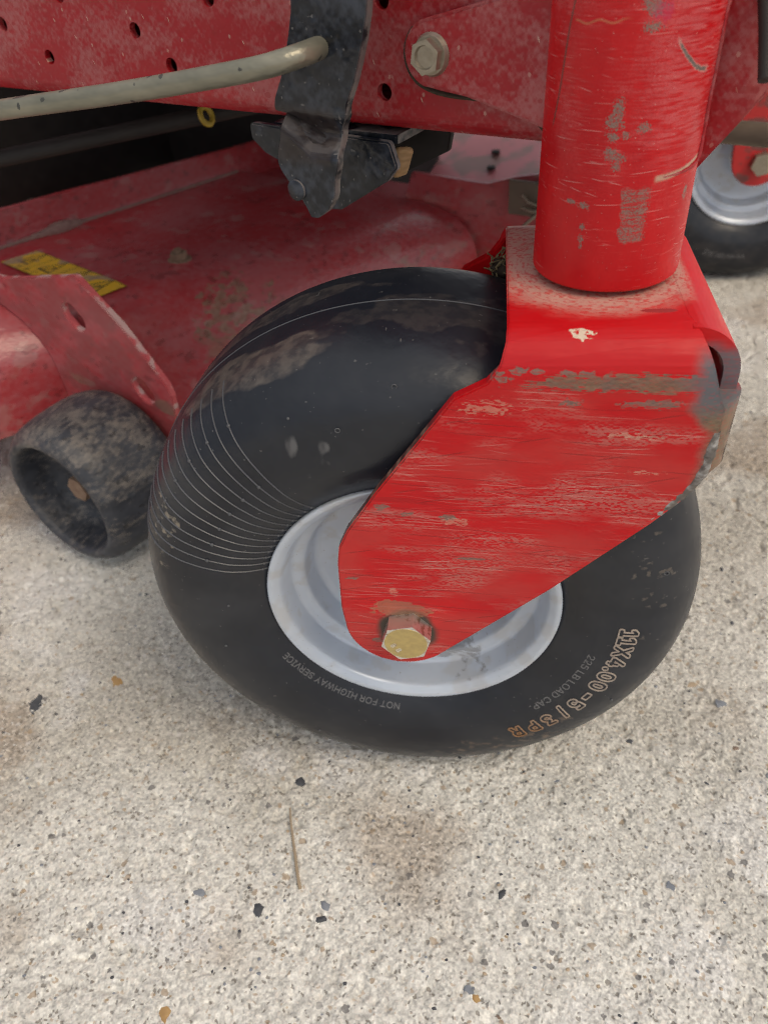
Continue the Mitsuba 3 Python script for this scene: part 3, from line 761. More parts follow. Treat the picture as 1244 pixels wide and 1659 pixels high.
sheet = plate(full, TH, 0.0007).refine_to_length(0.0035)
lipprof = []
lr = 0.0185
for k in np.linspace(0, math.pi / 2, 14):
    lipprof.append((0.1055 + lr * math.sin(k) - 0.0, TOPZ - lr + lr * math.cos(k)))
outer = [(0.1050, TOPZ - 0.0002)] + [(x, z - 0.0002) for x, z in lipprof] + [(0.1240, 0.232)]
inner = [(x - 0.0058, 0.232) if i == 0 else None for i, x in enumerate([0.1240])]
for k in np.linspace(math.pi / 2, 0, 14):
    inner.append((0.1055 + (lr - 0.0058) * math.sin(k), TOPZ - 0.0002 - lr + (lr - 0.0058) * math.cos(k)))
inner.append((0.1050, TOPZ - 0.0060))
lip = m3.Manifold.extrude(cross(sg.Polygon(outer + inner)), 0.1000).rotate([90, 0, 0]).translate([0, 0.0500, 0])
corner = []
for sy in (-1, 1):
    c = m3.Manifold.batch_hull([m3.Manifold.cylinder(0.030, 0.0122, 0.0128, 40).translate([0.1132, sy * 0.0480, 0.2340]), m3.Manifold.sphere(0.0085, 32).translate([0.1120, sy * 0.0500, 0.2300])])
    corner.append(c)
fork_m = trimesh.util.concatenate([tm(sheet, bend), tm(lip.refine_to_length(0.006)), *[tm(c.refine_to_length(0.006)) for c in corner]])
FORKKEY = put(f'{MOW}__caster_fork__fork_body', fork_m, 'fork_red', smooth=38)
# weld bead
wb = spline([(0.1172, -0.0592, 0.252), (0.1168, -0.0595, 0.243), (0.1155, -0.0597, 0.2330), (0.1100, -0.0592, 0.2222), (0.1012, -0.0588, 0.2112), (0.0935, -0.0582, 0.2022)], 60)
wr = 0.0019 + 0.0007 * meshkit.noise(np.stack([np.arange(60) * 0.55, np.zeros(60), np.zeros(60)], -1), 3)
scene['weld_grey'] = bump(proc(lambda p, n, uv: fbm(p.x * 500, p.y * 500, p.z * 500), 3e-4), 0.0012, base_color=proc(lambda p, n, uv: mix((0.14, 0.125, 0.115), (0.36, 0.35, 0.34), smoothstep(0.40, 0.7, fbm(p.x * 260, p.y * 330, p.z * 330)))), roughness=0.42, metallic=0.4)
labels[put(f'{MOW}__caster_fork__weld_bead', tube(wb, wr, 10), 'weld_grey', smooth=60)] = {'label': 'bare grey weld bead on the fork corner'}
# axle bolt
hb = hexbolt(0.0206, 0.0090)
rot = T().rotate([0, 0, 1], 13).matrix
hb.apply_transform(np.array(rot, float))
bolt = plane_y(hb, -0.0608); bolt.apply_translation([-0.0008, 0, 0.1392])
capm = trimesh.creation.cylinder(radius=0.0100, height=0.0003, sections=48); capm.apply_translation([0, 0, 0.0090]); capm = plane_y(capm, -0.0608); capm.apply_translation([-0.0008, 0, 0.1392])
put(f'{MOW}__caster_fork__axle_bolt', bolt, 'zinc_bright', smooth=25)
put(f'{MOW}__caster_fork__bolt_face', capm, 'zinc_gold', smooth=25)
for k, (du, dv) in enumerate(((-0.0058, -0.0012), (-0.0036, -0.0044))):
    t8 = meshkit.text_mesh('8', 0.0027, 0.0004, bold=True)
    t8.vertices[:, :2] -= t8.vertices[:, :2].mean(0)
    c8, s8 = math.cos(-0.9), math.sin(-0.9)
    t8.vertices[:, :2] = t8.vertices[:, :2] @ np.array([[c8, s8], [-s8, c8]])
    t8 = plane_y(t8, -0.0608 - 0.0091); t8.apply_translation([-0.0008 + du, 0, 0.1392 + dv])
    put(f'{MOW}__caster_fork__bolt_marking', t8, 'zinc_bright', smooth=False)
ax = trimesh.creation.cylinder(radius=0.0065, height=0.122, sections=32); ax.apply_transform(np.array(T().rotate([1, 0, 0], 90).matrix, float)); ax.apply_translation([0, 0, 0.138])
put(f'{MOW}__caster_fork__axle', ax, 'dark_steel')
# clippings and soil caught inside the fork
cl = []
for k in range(60):
    p0 = np.array([rng.uniform(0.035, 0.050), rng.uniform(0.044, 0.054), rng.uniform(0.264, 0.275)])
    d = rng.normal(size=3) * [1, 1, 0.7]; d /= np.linalg.norm(d); L = rng.uniform(0.003, 0.007)
    b = rng.normal(size=3) * 0.002
    cl.append(tube(np.array([p0, p0 + d * L * 0.5 + b, p0 + d * L]), rng.uniform(0.0002, 0.0004), 4))
labels[put(f'{MOW}__caster_fork__grass_clippings', trimesh.util.concatenate(cl), 'grass_clipping', smooth=False)] = {'kind': 'stuff', 'label': 'dry grass clippings caught under the fork top'}
so = trimesh.creation.icosphere(subdivisions=3, radius=1.0)
so.vertices = so.vertices * (0.8 + 0.5 * meshkit.noise(so.vertices * 3, 4)[:, None]) * [0.009, 0.005, 0.005] + [0.044, 0.050, 0.268]
put(f'{MOW}__caster_fork__dirt_clump', so, 'soil', smooth=True)


# far fork: the same parts behind
for k in [k for k in scene if k.startswith(f'{MOW}__caster_fork__') and k.rsplit('__', 1)[1] in ('axle_bolt', 'axle', 'fork_body')]:
    nk = k.replace('caster_fork', 'caster_fork_001')
    scene[nk] = {**scene[k], 'to_world': T().translate(FAR.tolist())}
scene['far_fork_red'] = principled(base_color=proc(lambda p, n, uv: mix((0.50, 0.02, 0.02), (0.20, 0.05, 0.045), smoothstep(0.45, 0.65, fbm(p.x * 90, p.y * 90, p.z * 90)))), roughness=0.45)
scene[f'{MOW}__caster_fork_001__fork_body']['bsdf'] = {'type': 'ref', 'id': 'far_fork_red'}
scene[f'{MOW}__caster_fork_001__axle_bolt']['bsdf'] = {'type': 'ref', 'id': 'zinc_dull'}
labels[f'{MOW}__caster_fork'] = {'label': 'scratched bright red caster fork with a brown worn corner'}
labels[f'{MOW}__caster_fork_001'] = {'label': 'far red caster fork, mostly out of the frame'}


# --- caster post: a leaning tube
def post(name, off, mat):
    off = np.asarray(off, float)
    P = np.array([(0.0, 0.0), (0.0240, 0.0), (0.0268, 0.0002), (0.0276, 0.0010), (0.0278, 0.0022), (0.0278, 0.06), (0.0278, 0.24), (0.0278, 0.26), (0.0, 0.26)])
    a = np.arange(128) * 2 * np.pi / 128
    rows = [[(r * math.cos(t), r * math.sin(t), 0.2912 + h) for t in np.append(a, a[0])] for r, h in P]
    m = loft(rows); v = m.vertices
    v[:, 0] += 0.0792 + 0.0189 * (v[:, 2] - 0.3); v[:, 1] += 0.0174 * (v[:, 2] - 0.3)
    m.apply_translation(off)
    put(f'{name}__tube', m, mat, smooth=30)
    s = trimesh.creation.cylinder(radius=0.020, height=0.012, sections=48); s.apply_translation(off + [0.0790, 0, 0.289]); put(f'{name}__spindle', s, 'dark_steel')


post(f'{MOW}__caster_post', (0, 0, 0), 'post_red')
post(f'{MOW}__caster_post_001', FAR, 'far_fork_red')
wd = []
for tdeg in np.linspace(-64, -24, 26):
    z = 0.3315 + 0.0014 * ((tdeg + 70) / 45) ** 3
    wd.append((0.0792 + 0.0189 * (z - 0.3) + 0.0279 * math.cos(math.radians(tdeg)), 0.0174 * (z - 0.3) + 0.0279 * math.sin(math.radians(tdeg)), z))
for z in np.linspace(0.334, 0.43, 40):
    tdeg = -23 + 8 * (z - 0.334) / 0.1 + 1.5 * math.sin(z * 300)
    wd.append((0.0792 + 0.0189 * (z - 0.3) + 0.0280 * math.cos(math.radians(tdeg)), 0.0174 * (z - 0.3) + 0.0280 * math.sin(math.radians(tdeg)), z))
wd = np.array(wd)
put(f'{MOW}__caster_post__weld_bead', tube(wd, np.minimum(1, np.arange(len(wd)) / 20) * 0.0006 + 0.0003 * meshkit.noise(np.stack([np.arange(len(wd)) * 0.8, np.zeros(len(wd)), np.zeros(len(wd))], -1), 2), 8), 'frame_red', smooth=60)

# --- frame rail: drilled box tube, cover plate with a flange bolt
sec = rounded([(-0.0005, 0.3325), (0.050, 0.3325), (0.050, 0.436), (-0.0005, 0.436)], 0.0075, 8)
rail = m3.Manifold.extrude(cross(sec.difference(sec.buffer(-0.0035))), 0.85)      # (t, z) along s
HOLES = [(-0.330, 0.365), (-0.233, 0.365), (-0.096, 0.379), (-0.097, 0.347), (-0.184, 0.3785), (-0.214, 0.3512), (-0.28, 0.3785), (-0.30, 0.3512), (-0.42, 0.365)]
rail = rail.rotate([90, 0, 90]).translate([-0.83, 0, 0])      # extrude axis -> x(s), section x -> y(t), section y -> z
for s, z in HOLES:
    rail = rail - m3.Manifold.cylinder(0.012, 0.0034, 0.0034, 28).rotate([90, 0, 0]).translate([s, 0.006, z])
put(f'{MOW}__frame_rail__tube', tm(rail.refine_to_length(0.03), mw), 'frame_red', smooth=30)
c0 = (-0.0710, 0.3630)
pl = [(c0[0] + 0.0118 * math.cos(a), c0[1] + 0.0118 * math.sin(a)) for a in np.radians(np.linspace(112, 250, 16))]
poly = sg.Polygon(pl + [(-0.056, 0.3492), (-0.024, 0.3405), (0.000, 0.3345), (0.004, 0.3345), (0.004, 0.42), (-0.02, 0.412), (-0.044, 0.3815)])
cov = plate(poly, 0.0065, 0.0012)
put(f'{MOW}__frame_rail__cover_plate', in_t(cov, -0.0012), 'frame_red', smooth=30)
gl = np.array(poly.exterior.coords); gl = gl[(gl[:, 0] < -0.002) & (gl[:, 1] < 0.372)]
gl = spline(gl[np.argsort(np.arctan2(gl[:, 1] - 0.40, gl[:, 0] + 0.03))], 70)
put(f'{MOW}__frame_rail__grime_line', tube(mw(np.stack([gl[:, 0] - 0.0032, np.full(70, -0.0004), gl[:, 1] - 0.0017], 1)), 0.0010, 6), 'soil', smooth=60)  # dark tube standing in for the cover plate's contact shadow on the rail
gus = plate(rounded([(0.0, 0.325), (0.0265, 0.3255), (0.0455, 0.3525), (0.068, 0.3845), (0.075, 0.42), (0.0, 0.42)], 0.002), 0.006, 0.0008)
put(f'{MOW}__frame_rail__end_gusset', in_t(gus, 0.016), 'frame_red', smooth=30)
put(f'{MOW}__frame_rail__hinge_rod', tube(mw([(0.033, 0.020, 0.397), (0.0435, 0.001, 0.372), (0.0475, -0.0065, 0.3605)]), 0.0023, 12), 'dark_steel', smooth=50)
fb = hexbolt(0.0108, 0.0056, flange=0.0150, fh=0.0018, dish=0.0012); fb.apply_transform(np.array(T().rotate([0, 0, 1], 20).matrix, float))
fb.vertices = fb.vertices + [c0[0] + 0.0005, c0[1], 0]
put(f'{MOW}__frame_rail__flange_bolt', in_t(fb, -0.0078), 'zinc_dull', smooth=25)
# unseen boxes added to block light: floor pan over the deck, rear body behind
fp = m3.Manifold.cube([0.50, 0.56, 0.03]).translate([-0.48, 0.055, 0.4375]) + m3.Manifold.cube([0.32, 0.40, 0.03]).translate([-0.78, 0.215, 0.4375])
put(f'{MOW}__floor_pan', tm(fp, mw), 'dark_steel', smooth=False)
rbm = m3.Manifold.batch_hull([m3.Manifold.sphere(0.06, 24).translate([s, t, z]) for s in (-1.5, -0.95) for t in (0.16, 0.64) for z in (0.55, 0.80)])
put(f'{MOW}__rear_body', tm(rbm, mw), 'frame_red', smooth=40)
cb = m3.Manifold.cube([0.045, 0.75, 0.10]).translate([-0.02, 0.052, 0.36])
put(f'{MOW}__cross_beam', tm(cb, mw), 'frame_red', smooth=False)

# --- grey rod, bent into the strap
ROD = [(-0.46, -0.134, 0.315), (-0.343, -0.096, 0.332), (-0.238, -0.080, 0.349), (-0.174, -0.068, 0.357), (-0.122, -0.0600, 0.3648), (-0.108, -0.0555, 0.3672), (-0.1015, -0.0500, 0.3688), (-0.1005, -0.0420, 0.3692), (-0.1045, -0.0320, 0.3682), (-0.1105, -0.0210, 0.3662)]
rod = spline(ROD, 90)
rp = mw(rod)
put(f'{MOW}__lift_rod', tube(rp, 0.0040, 20), 'rod_grey', smooth=50)
labels[f'{MOW}__lift_rod'] = {'label': 'long grey round rod bent into the black strap'}

# --- black strap (jogged) and the channel behind it
cen = np.array([(-0.0965, 0.43), (-0.099, 0.385), (-0.1065, 0.360), (-0.1125, 0.346), (-0.1125, 0.338), (-0.1130, 0.330), (-0.1160, 0.318), (-0.1158, 0.3105), (-0.1148, 0.306)])
wl = np.array([0.0165, 0.0165, 0.0172, 0.0178, 0.0140, 0.0120, 0.0125, 0.0085, 0.003])
wr_ = np.array([0.0165, 0.0168, 0.0170, 0.0170, 0.0120, 0.0150, 0.0150, 0.0110, 0.004])
toff = np.array([-0.0262, -0.0262, -0.0262, -0.0262, -0.0225, -0.0310, -0.0310, -0.0310, -0.0310])
zq = np.concatenate([np.linspace(0.43, 0.35, 12)[:-1], np.linspace(0.35, 0.306, 40)])
o = np.argsort(cen[:, 1])


def itp(arr):
    return PchipInterpolator(cen[o, 1], arr[o])(zq)


cs, L_, R_, tt = itp(cen[:, 0]), itp(wl), itp(wr_), itp(toff)
rows = []
for k in range(len(zq)):
    a0, a1 = cs[k] - L_[k], cs[k] + R_[k]
    sl = 0.009 * np.clip((0.345 - zq[k]) / 0.01, 0, 1)
    F, B, e = tt[k] - 0.0045, tt[k], 0.0004
    rows.append([(a0, B - e, zq[k] + sl), (a0, F + e, zq[k] + sl), (a0 + e, F, zq[k] + sl), ((a0 + a1) / 2, F, zq[k]), (a1 - e, F, zq[k]), (a1, F + e, zq[k]), (a1, B - e, zq[k]), (a1 - e, B, zq[k]), (a0 + e, B, zq[k] + sl), (a0, B - e, zq[k] + sl)])
rows.append([tuple(np.mean(rows[-1], 0))] * 10)
put(f'{MOW}__hanger_strap__strap', tm(loft(rows), mw), 'black_paint', smooth=32)
hp = tube(mw([(-0.1200, -0.026, 0.3165), (-0.1200, -0.0366, 0.3165), (-0.1200, -0.0372, 0.3165)]), [0.0042, 0.0042, 0.003], 24)
put(f'{MOW}__hanger_strap__pin', hp, 'black_paint', smooth=40)
labels[f'{MOW}__hanger_strap'] = {'label': 'blackened steel strap with a jog, holding the grey rod'}
chn = rounded([(-0.169, 0.3310), (-0.094, 0.3290), (-0.0905, 0.3190), (-0.096, 0.3130), (-0.122, 0.2975), (-0.128, 0.297), (-0.150, 0.3140), (-0.1625, 0.3185), (-0.1690, 0.3240)], 0.0022)
put(f'{MOW}__channel_bracket__near_side', in_t(plate(chn, 0.004, 0.0008), 0.000), 'black_paint', smooth=30)
chf = rounded([(-0.150, 0.330), (-0.083, 0.3260), (-0.0850, 0.3170), (-0.150, 0.2850)], 0.002)
put(f'{MOW}__channel_bracket__far_side', in_t(plate(chf, 0.004, 0.0008), 0.034), 'dark_steel', smooth=30)
topc = m3.Manifold.cube([0.066, 0.030, 0.0035]).translate([-0.158, 0.000, 0.3275])
put(f'{MOW}__channel_bracket__web', tm(topc, mw), 'black_paint', smooth=False)
wc_ = m3.Manifold.batch_hull([m3.Manifold.sphere(0.002, 10).translate([s, t, z]) for s, t, z in ((-0.0955, 0.006, 0.3225), (-0.0925, 0.009, 0.322), (-0.0975, 0.006, 0.3135), (-0.0955, 0.009, 0.314))])
put(f'{MOW}__channel_bracket__wood_chip', tm(wc_.refine_to_length(0.002), mw), 'wood_chip', smooth=20)
labels[f'{MOW}__channel_bracket'] = {'label': 'blue-black channel bracket under the frame rail'}

# --- mower deck
SA = [(-0.74, 0.150), (-0.632, 0.150), (-0.630, 0.160), (-0.600, 0.2035), (-0.5975, 0.2045), (-0.5955, 0.2030), (-0.5955, 0.178), (-0.5940, 0.1705), (-0.588, 0.1688), (-0.54, 0.168), (-0.500, 0.1668), (-0.482, 0.1630), (-0.465, 0.1545), (-0.4525, 0.1430), (-0.4445, 0.128), (-0.4420, 0.113), (-0.4410, 0.095), (-0.4405, 0.075)]
SB = [(-0.70, 0.130), (-0.590, 0.130), (-0.588, 0.140), (-0.556, 0.1770), (-0.5535, 0.1780), (-0.5515, 0.1765), (-0.5515, 0.158), (-0.5500, 0.1530), (-0.544, 0.1515), (-0.42, 0.1500), (-0.330, 0.1490), (-0.303, 0.1460), (-0.283, 0.1400), (-0.2685, 0.1310), (-0.2585, 0.119), (-0.2545, 0.108), (-0.2525, 0.095), (-0.2520, 0.070)]
SA2 = SA[:9] + [(-0.540, 0.1685), (-0.455, 0.1684), (-0.440, 0.1674), (-0.4275, 0.1638), (-0.418, 0.1580), (-0.4100, 0.149), (-0.395, 0.129), (-0.373, 0.104), (-0.354, 0.084)]
SA, SA2, SB = np.array(SA), np.array(SA2), np.array(SB)


def smooth_sec(A):
    u = np.concatenate([[0], np.cumsum(np.linalg.norm(np.diff(A[8:], axis=0), axis=1))])
    q = PchipInterpolator(u, A[8:])(np.linspace(0, u[-1], 40))
    return np.vstack([A[:8], q])


def skin(A, t0, t1, n):
    rows = []
    for t in np.linspace(t0, t1, n):
        k = (t - 0.028) / 0.374
        sec = smooth_sec(A * (1 - k) + SB * k)
        wob = 0.0010 * (meshkit.noise(np.stack([np.arange(len(sec)) * 0.22, np.full(len(sec), t * 16), 0 * sec[:, 0]], -1), 6) - 0.5)
        rows.append(np.stack([sec[:, 0] + wob, 0 * wob + t, sec[:, 1] + wob], 1))
    return loft(rows)


ext = []
for t in np.linspace(0.396, 0.458, 6):
    k = (t - 0.028) / 0.374
    sec = (SA2 * (1 - k) + SB * k)[:14]
    ext.append(np.stack([sec[:, 0] - 0.001, np.full(14, t), sec[:, 1] - 0.006 * (np.arange(14) > 7)], 1))
put(f'{MOW}__mower_deck__shell', tm(trimesh.util.concatenate([skin(SA, -0.16, 0.0300, 30), skin(SA2, 0.0310, 0.396, 70), loft(ext)]), mw), 'deck_red', smooth=34)


def deck_pt(i, t):
    k = (t - 0.028) / 0.374
    q = SA[i] * (1 - k) + SB[i] * k
    return np.array([q[0], t, q[1]])


# dirt-filled seam at the foot of the step, with a lumpy weld
sm = np.array([deck_pt(7, t) + [0.001, 0, 0.0002] for t in np.linspace(-0.15, 0.39, 120)])
tq = np.linspace(-0.15, 0.39, 120)
swr = 0.0013 + 0.0005 * meshkit.noise(np.stack([tq * 200, tq * 0, tq * 0], -1), 1) + 0.0050 * np.exp(-((tq - 0.165) / 0.022) ** 2) * (0.45 + 0.8 * meshkit.noise(np.stack([tq * 150, tq * 0, tq * 0 + 4], -1), 1))
scene['seam_dirt'] = principled(base_color=proc(lambda p, n, uv: mix((0.19, 0.10, 0.09), (0.34, 0.22, 0.19), fbm(p.x * 260, p.y * 260, p.z * 260))), roughness=0.85)
put(f'{MOW}__mower_deck__weld_bead', tm(tube(sm, swr, 10), mw), 'seam_dirt', smooth=60)
# leavings lying behind the step
dp = []
for k in range(26):
    m = trimesh.creation.icosphere(subdivisions=2, radius=1.0)
    r = rng.uniform(0.004, 0.008)
    m.vertices = m.vertices * (0.7 + 0.6 * meshkit.noise(m.vertices * 3 + k, 2)[:, None]) * [r, r * 1.3, r * 0.7]
    t = rng.uniform(-0.12, 0.20)
    dp.append(trimesh.Trimesh(m.vertices + [-0.642 + 0.21 * (t - 0.03) + np.clip(rng.normal(), -1, 0.6) * 0.006, t, 0.176 + rng.uniform(0, 0.018)], m.faces, process=False))
labels[put(f'{MOW}__mower_deck__dirt_pile', tm(trimesh.util.concatenate(dp), mw), 'soil', smooth=True)] = {'kind': 'stuff'}
# lower lip right of the roller bracket
lr_ = []
for t in np.linspace(0.034, 0.38, 40):
    k = (t - 0.028) / 0.374
    s0, z0 = SA2[-1] * (1 - k) + SB[-1] * k
    lr_.append([(s0 - 0.002, t, z0 + 0.002), (s0 + 0.003, t, z0 - 0.001), (s0 + 0.008, t, z0 - 0.003), (s0 + 0.0095, t, z0 - 0.005), (s0 + 0.010, t, z0 - 0.008), (s0 + 0.010, t, z0 - 0.036)])
put(f'{MOW}__mower_deck__lower_lip', tm(loft(lr_), mw), 'deck_red', smooth=34)
# roller bracket: plate across the front edge, cut to hug the shell
prof_cut = [tuple(p) for p in SA[9:]]
bp_ = sg.Polygon([(-0.56, 0.192), (-0.478, 0.1905), (-0.466, 0.1905), (-0.380, 0.2075), (-0.346, 0.1765), (-0.3155, 0.1375), (-0.3130, 0.128), (-0.3170, 0.062), (-0.36, 0.045), (-0.4385, 0.055)] + [(s + 0.0022, z + 0.0016) for s, z in SA[8:][::-1]] + [(-0.56, 0.170)])
slot = lambda s, z, a: affinity.rotate(sg.LineString([(s - 0.0035, z), (s + 0.0035, z)]).buffer(0.0080, quad_segs=10), a, origin=(s, z))
bp_ = bp_.buffer(0).difference(slot(-0.396, 0.1735, -50)).difference(slot(-0.342, 0.1255, -50)).buffer(-0.0015).buffer(0.0015)
put(f'{MOW}__mower_deck__roller_bracket', in_t(plate(bp_, 0.0055, 0.0007), 0.0335), 'bracket_red', smooth=30)
# lift bracket at the far end
t2 = 0.402
lb_ = sg.Polygon([(-0.345, 0.140), (-0.333, 0.1720), (-0.262, 0.1700), (-0.250, 0.1700), (-0.223, 0.1790), (-0.15, 0.195), (-0.12, 0.19), (-0.12, 0.05), (-0.345, 0.05)])
lb_ = lb_.buffer(-0.002).buffer(0.002)
put(f'{MOW}__mower_deck__lift_bracket', in_t(plate(lb_, 0.006, 0.0007), t2 + 0.0095), 'deck_red', smooth=30)
gp = sg.box(-0.222, 0.150, -0.165, 0.181)
put(f'{MOW}__mower_deck__washer_plate', in_t(plate(gp, 0.004, 0.0007), t2 - 0.0055), 'brown_steel', smooth=30)
for q in ([(-0.206, t2 - 0.014, 0.159), (-0.194, t2 - 0.016, 0.158), (-0.180, t2 - 0.014, 0.160)], [(-0.203, t2 - 0.018, 0.143), (-0.196, t2 - 0.018, 0.150), (-0.188, t2 - 0.014, 0.158)], [(-0.207, t2 - 0.012, 0.170), (-0.200, t2 - 0.014, 0.165), (-0.19, t2 - 0.012, 0.162)]):
    put(f'{MOW}__mower_deck__cotter_pin', tm(tube(np.array(q), 0.0016, 8), mw), 'zinc_dull', smooth=50)
# far side of the deck, its sunlit pink put into the colour
fs = loft([[(-0.46, 0.53, 0.115), (-0.40, 0.53, 0.105), (-0.33, 0.53, 0.103), (-0.28, 0.53, 0.106), (-0.16, 0.53, 0.125)], [(-0.46, 0.62, 0.15), (-0.40, 0.62, 0.15), (-0.33, 0.62, 0.15), (-0.28, 0.62, 0.15), (-0.16, 0.62, 0.15)], [(-0.46, 0.70, 0.16), (-0.40, 0.70, 0.16), (-0.33, 0.70, 0.16), (-0.28, 0.70, 0.16), (-0.16, 0.70, 0.16)]])
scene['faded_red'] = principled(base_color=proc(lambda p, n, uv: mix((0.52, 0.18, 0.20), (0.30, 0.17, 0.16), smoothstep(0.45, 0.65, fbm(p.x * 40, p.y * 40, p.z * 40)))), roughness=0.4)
put(f'{MOW}__mower_deck__far_shell', tm(fs, mw), 'faded_red', smooth=40)
for s, t in ((-0.333, 0.595), (-0.328, 0.573)):
    z = 0.104 + (t - 0.53) * 0.5
    b = trimesh.creation.cylinder(radius=0.0048, height=0.003, sections=16); b.apply_translation([s, t, z + 0.003])
    put(f'{MOW}__mower_deck__far_bolt', tm(b, mw), 'dark_steel', smooth=30)
# carriage bolt on the shell
cbz = deck_pt(9, 0.168)
cbm = m3.Manifold.cylinder(0.002, 0.0105, 0.0098, 36) + man(hexbolt(0.0125, 0.0075, dish=0.001)) + m3.Manifold.cylinder(0.0105, 0.0032, 0.0030, 20)
cbm = tm(cbm); cbm.vertices = cbm.vertices + [-0.4205, 0.162, 0.1605]
put(f'{MOW}__mower_deck__deck_bolt', tm(cbm, mw), 'rusty', smooth=25)


# warning sticker: printed triangles on yellow
def sticker_col(p, n, uv):
    u, v = uv.x * 4.0, uv.y
    k = u - dr.floor(u)
    ln = dr.maximum(1 - smoothstep(0.015, 0.03, dr.minimum(k, 1 - k)), 1 - smoothstep(0.03, 0.06, dr.minimum(v, 1 - v)))
    tx, ty = (k - 0.5) / 0.36, (v - 0.30) / 0.50
    d = dr.maximum(-ty, dr.maximum(tx * 1.0 + ty * 0.5 - 0.75, -tx * 1.0 + ty * 0.5 - 0.75) )
    tri = 1 - smoothstep(0.05, 0.10, dr.abs(d + 0.06))
    mark = (1 - smoothstep(0.10, 0.16, dr.abs(tx + 0.15 * dr.sin(ty * 9)))) * smoothstep(0.12, 0.18, ty) * (1 - smoothstep(0.62, 0.7, ty))
    bars = smoothstep(0.05, 0.12, v) * (1 - smoothstep(0.17, 0.22, v)) * smoothstep(0.4, 0.5, noise(u * 14, 3.0)) * 0.6
    c = mix((0.80, 0.47, 0.015), (0.62, 0.38, 0.06), fbm(p.x * 120, p.y * 120))
    ink = dr.clip(ln * 0.6 + tri + mark + bars, 0, 1)
    c = mix(c, (0.03, 0.025, 0.02), ink * 0.85)
    wear = smoothstep(0.56, 0.70, fbm(p.x * 85 + 4, p.y * 85, p.z * 85, octaves=4) + 0.16 * smoothstep(0.22, 0.0, uv.x))
    return mix(c, (0.33, 0.24, 0.20), wear * 0.75)


scene['sticker_print'] = principled(base_color=proc(sticker_col), roughness=0.45)
q0, q1, q2, q3 = (np.array(a) for a in ((-0.549, 0.117), (-0.416, 0.0975), (-0.4225, 0.063), (-0.5555, 0.0825)))
gu = np.linspace(0, 1, 24); gv = np.linspace(0, 1, 8)
pts, uvs = [], []
for a in gu:
    for b in gv:
        q = (q3 * (1 - a) + q2 * a) * (1 - b) + (q0 * (1 - a) + q1 * a) * b
        k = (q[1] - 0.028) / 0.374
        sec = SA2 * (1 - k) + SB * k
        z = np.interp(q[0], sec[6:16, 0], sec[6:16, 1])
        pts.append([(q[0], q[1], z + 0.0016)]); uvs.append((a, b))
P = np.array(pts).reshape(24, 8, 3)
sk = loft(P)
scene[f'{MOW}__mower_deck__warning_sticker'] = mikit.ply(tm(sk, mw), 'sticker_print', smooth=True, uv=np.array(uvs))
labels[f'{MOW}__mower_deck__warning_sticker'] = {'label': 'worn yellow warning sticker with four black triangles'}
labels[f'{MOW}__mower_deck'] = {'label': 'dusty red mower deck with a rounded front edge'}

# --- things in the dark between deck and rail
put(f'{MOW}__belt_cover', tm(m3.Manifold.cube([0.30, 0.75, 0.27]).translate([-1.02, -0.05, 0.12]), mw), 'dark_steel', smooth=False)  # near-black boxes added in place of the shade behind the deck
put(f'{MOW}__belt_cover', tm(m3.Manifold.cube([0.40, 0.12, 0.30]).translate([-0.80, 0.46, 0.12]), mw), 'dark_steel', smooth=False)
put(f'{MOW}__gear_shaft', tube(mw([(-0.62, -0.10, 0.252), (-0.439, 0.042, 0.276), (-0.343, 0.121, 0.288), (-0.27, 0.182, 0.297)]), 0.0056, 14), 'dark_steel', smooth=50)
yr = trimesh.creation.torus(0.0050, 0.0018, major_sections=32, minor_sections=10)
yr.apply_transform(np.array(T().rotate([0, 1, 0], 68).matrix, float)); yr.vertices = yr.vertices * [1, 1, 1.1]
yr.vertices = yr.vertices + [-0.322, 0.126, 0.2915]
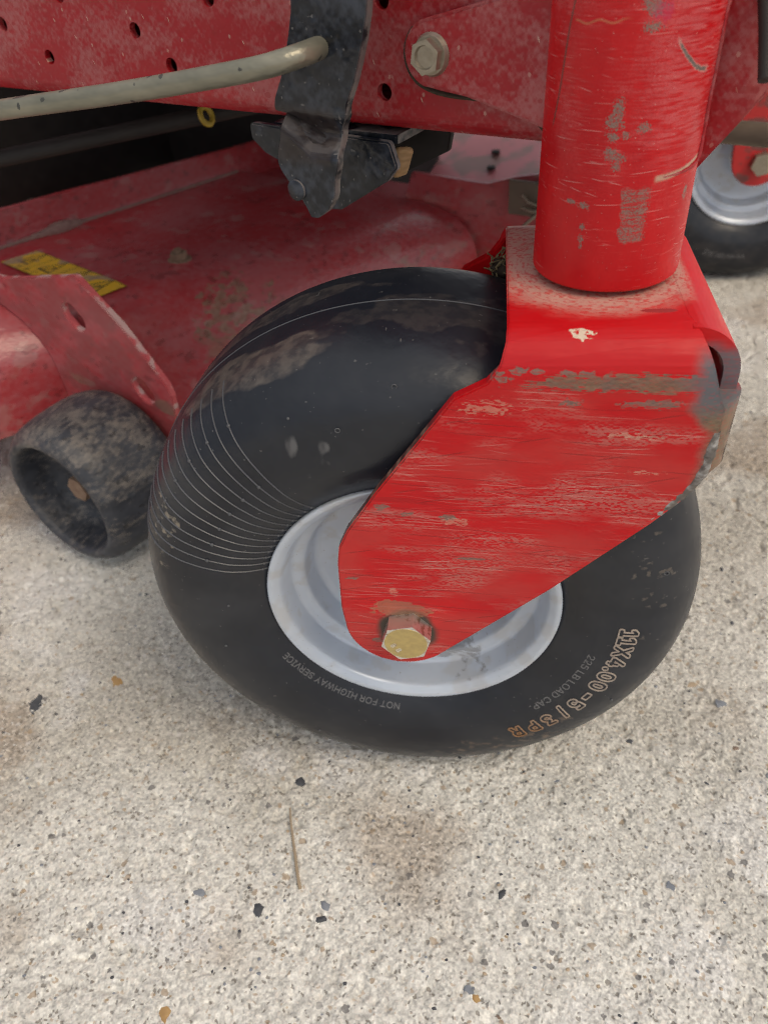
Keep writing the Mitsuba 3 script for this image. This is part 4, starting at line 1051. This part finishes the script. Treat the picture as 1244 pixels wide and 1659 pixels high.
put(f'{MOW}__yellow_collar', tm(yr, mw), 'yellow_plastic', smooth=True)
put(f'{MOW}__cross_rod', tube(mw([(-0.10, 0.300, 0.262), (0.08, 0.300, 0.262), (0.20, 0.300, 0.262)]), 0.0075, 16), 'brown_steel', smooth=50)

# --- anti-scalp roller on its bracket
RC, RT = (-0.372, 0.0645), (-0.047, 0.026)
rprof = [(0.012, -0.003), (0.028, -0.004), (0.0370, -0.009), (0.0405, -0.016), (0.0420, -0.026), (0.0430, -0.0350), (0.0450, -0.0368), (0.0480, -0.0362), (0.0515, -0.0330), (0.0545, -0.0280), (0.0563, -0.0200), (0.0572, -0.0080), (0.0575, 0.0040), (0.0568, 0.0160), (0.0545, 0.0260), (0.0500, 0.0335), (0.0440, 0.0362), (0.030, 0.0365), (0.0, 0.0365)]
rl = np.array(rprof); rarc = np.concatenate([[0], np.cumsum(np.linalg.norm(np.diff(rl, axis=0), axis=1))])
rq = np.stack([PchipInterpolator(rarc, rl[:, k])(np.linspace(0, rarc[-1], 60)) for k in (0, 1)], 1)
rq = rq * [1.065, 1.06]
rm = revolve_y(rq, 120); rm.vertices = rm.vertices + [RC[0], -0.0115, RC[1]]
put(f'{MOW}__deck_roller__roller_tyre', tm(rm, mw), 'roller_plastic', smooth=True)
rbh = hexbolt(0.018, 0.017); rbh = plane_y(rbh, 0); rbh.vertices = rbh.vertices + [RC[0], -0.0165, RC[1]]
put(f'{MOW}__deck_roller__roller_bolt', tm(rbh, mw), 'rusty', smooth=25)
wsh = trimesh.creation.cylinder(radius=0.013, height=0.003, sections=32); wsh.vertices = wsh.vertices[:, [0, 2, 1]] + [RC[0], -0.0165, RC[1]]
put(f'{MOW}__deck_roller__washer', tm(wsh, mw), 'rusty', smooth=30)
axl = tube(mw([(RC[0], -0.016, RC[1]), (RC[0], 0.036, RC[1])]), 0.0065, 20)
put(f'{MOW}__deck_roller__axle', axl, 'rusty', smooth=40)
labels[f'{MOW}__deck_roller'] = {'label': 'dusty black anti-scalp roller beside the red deck bracket'}
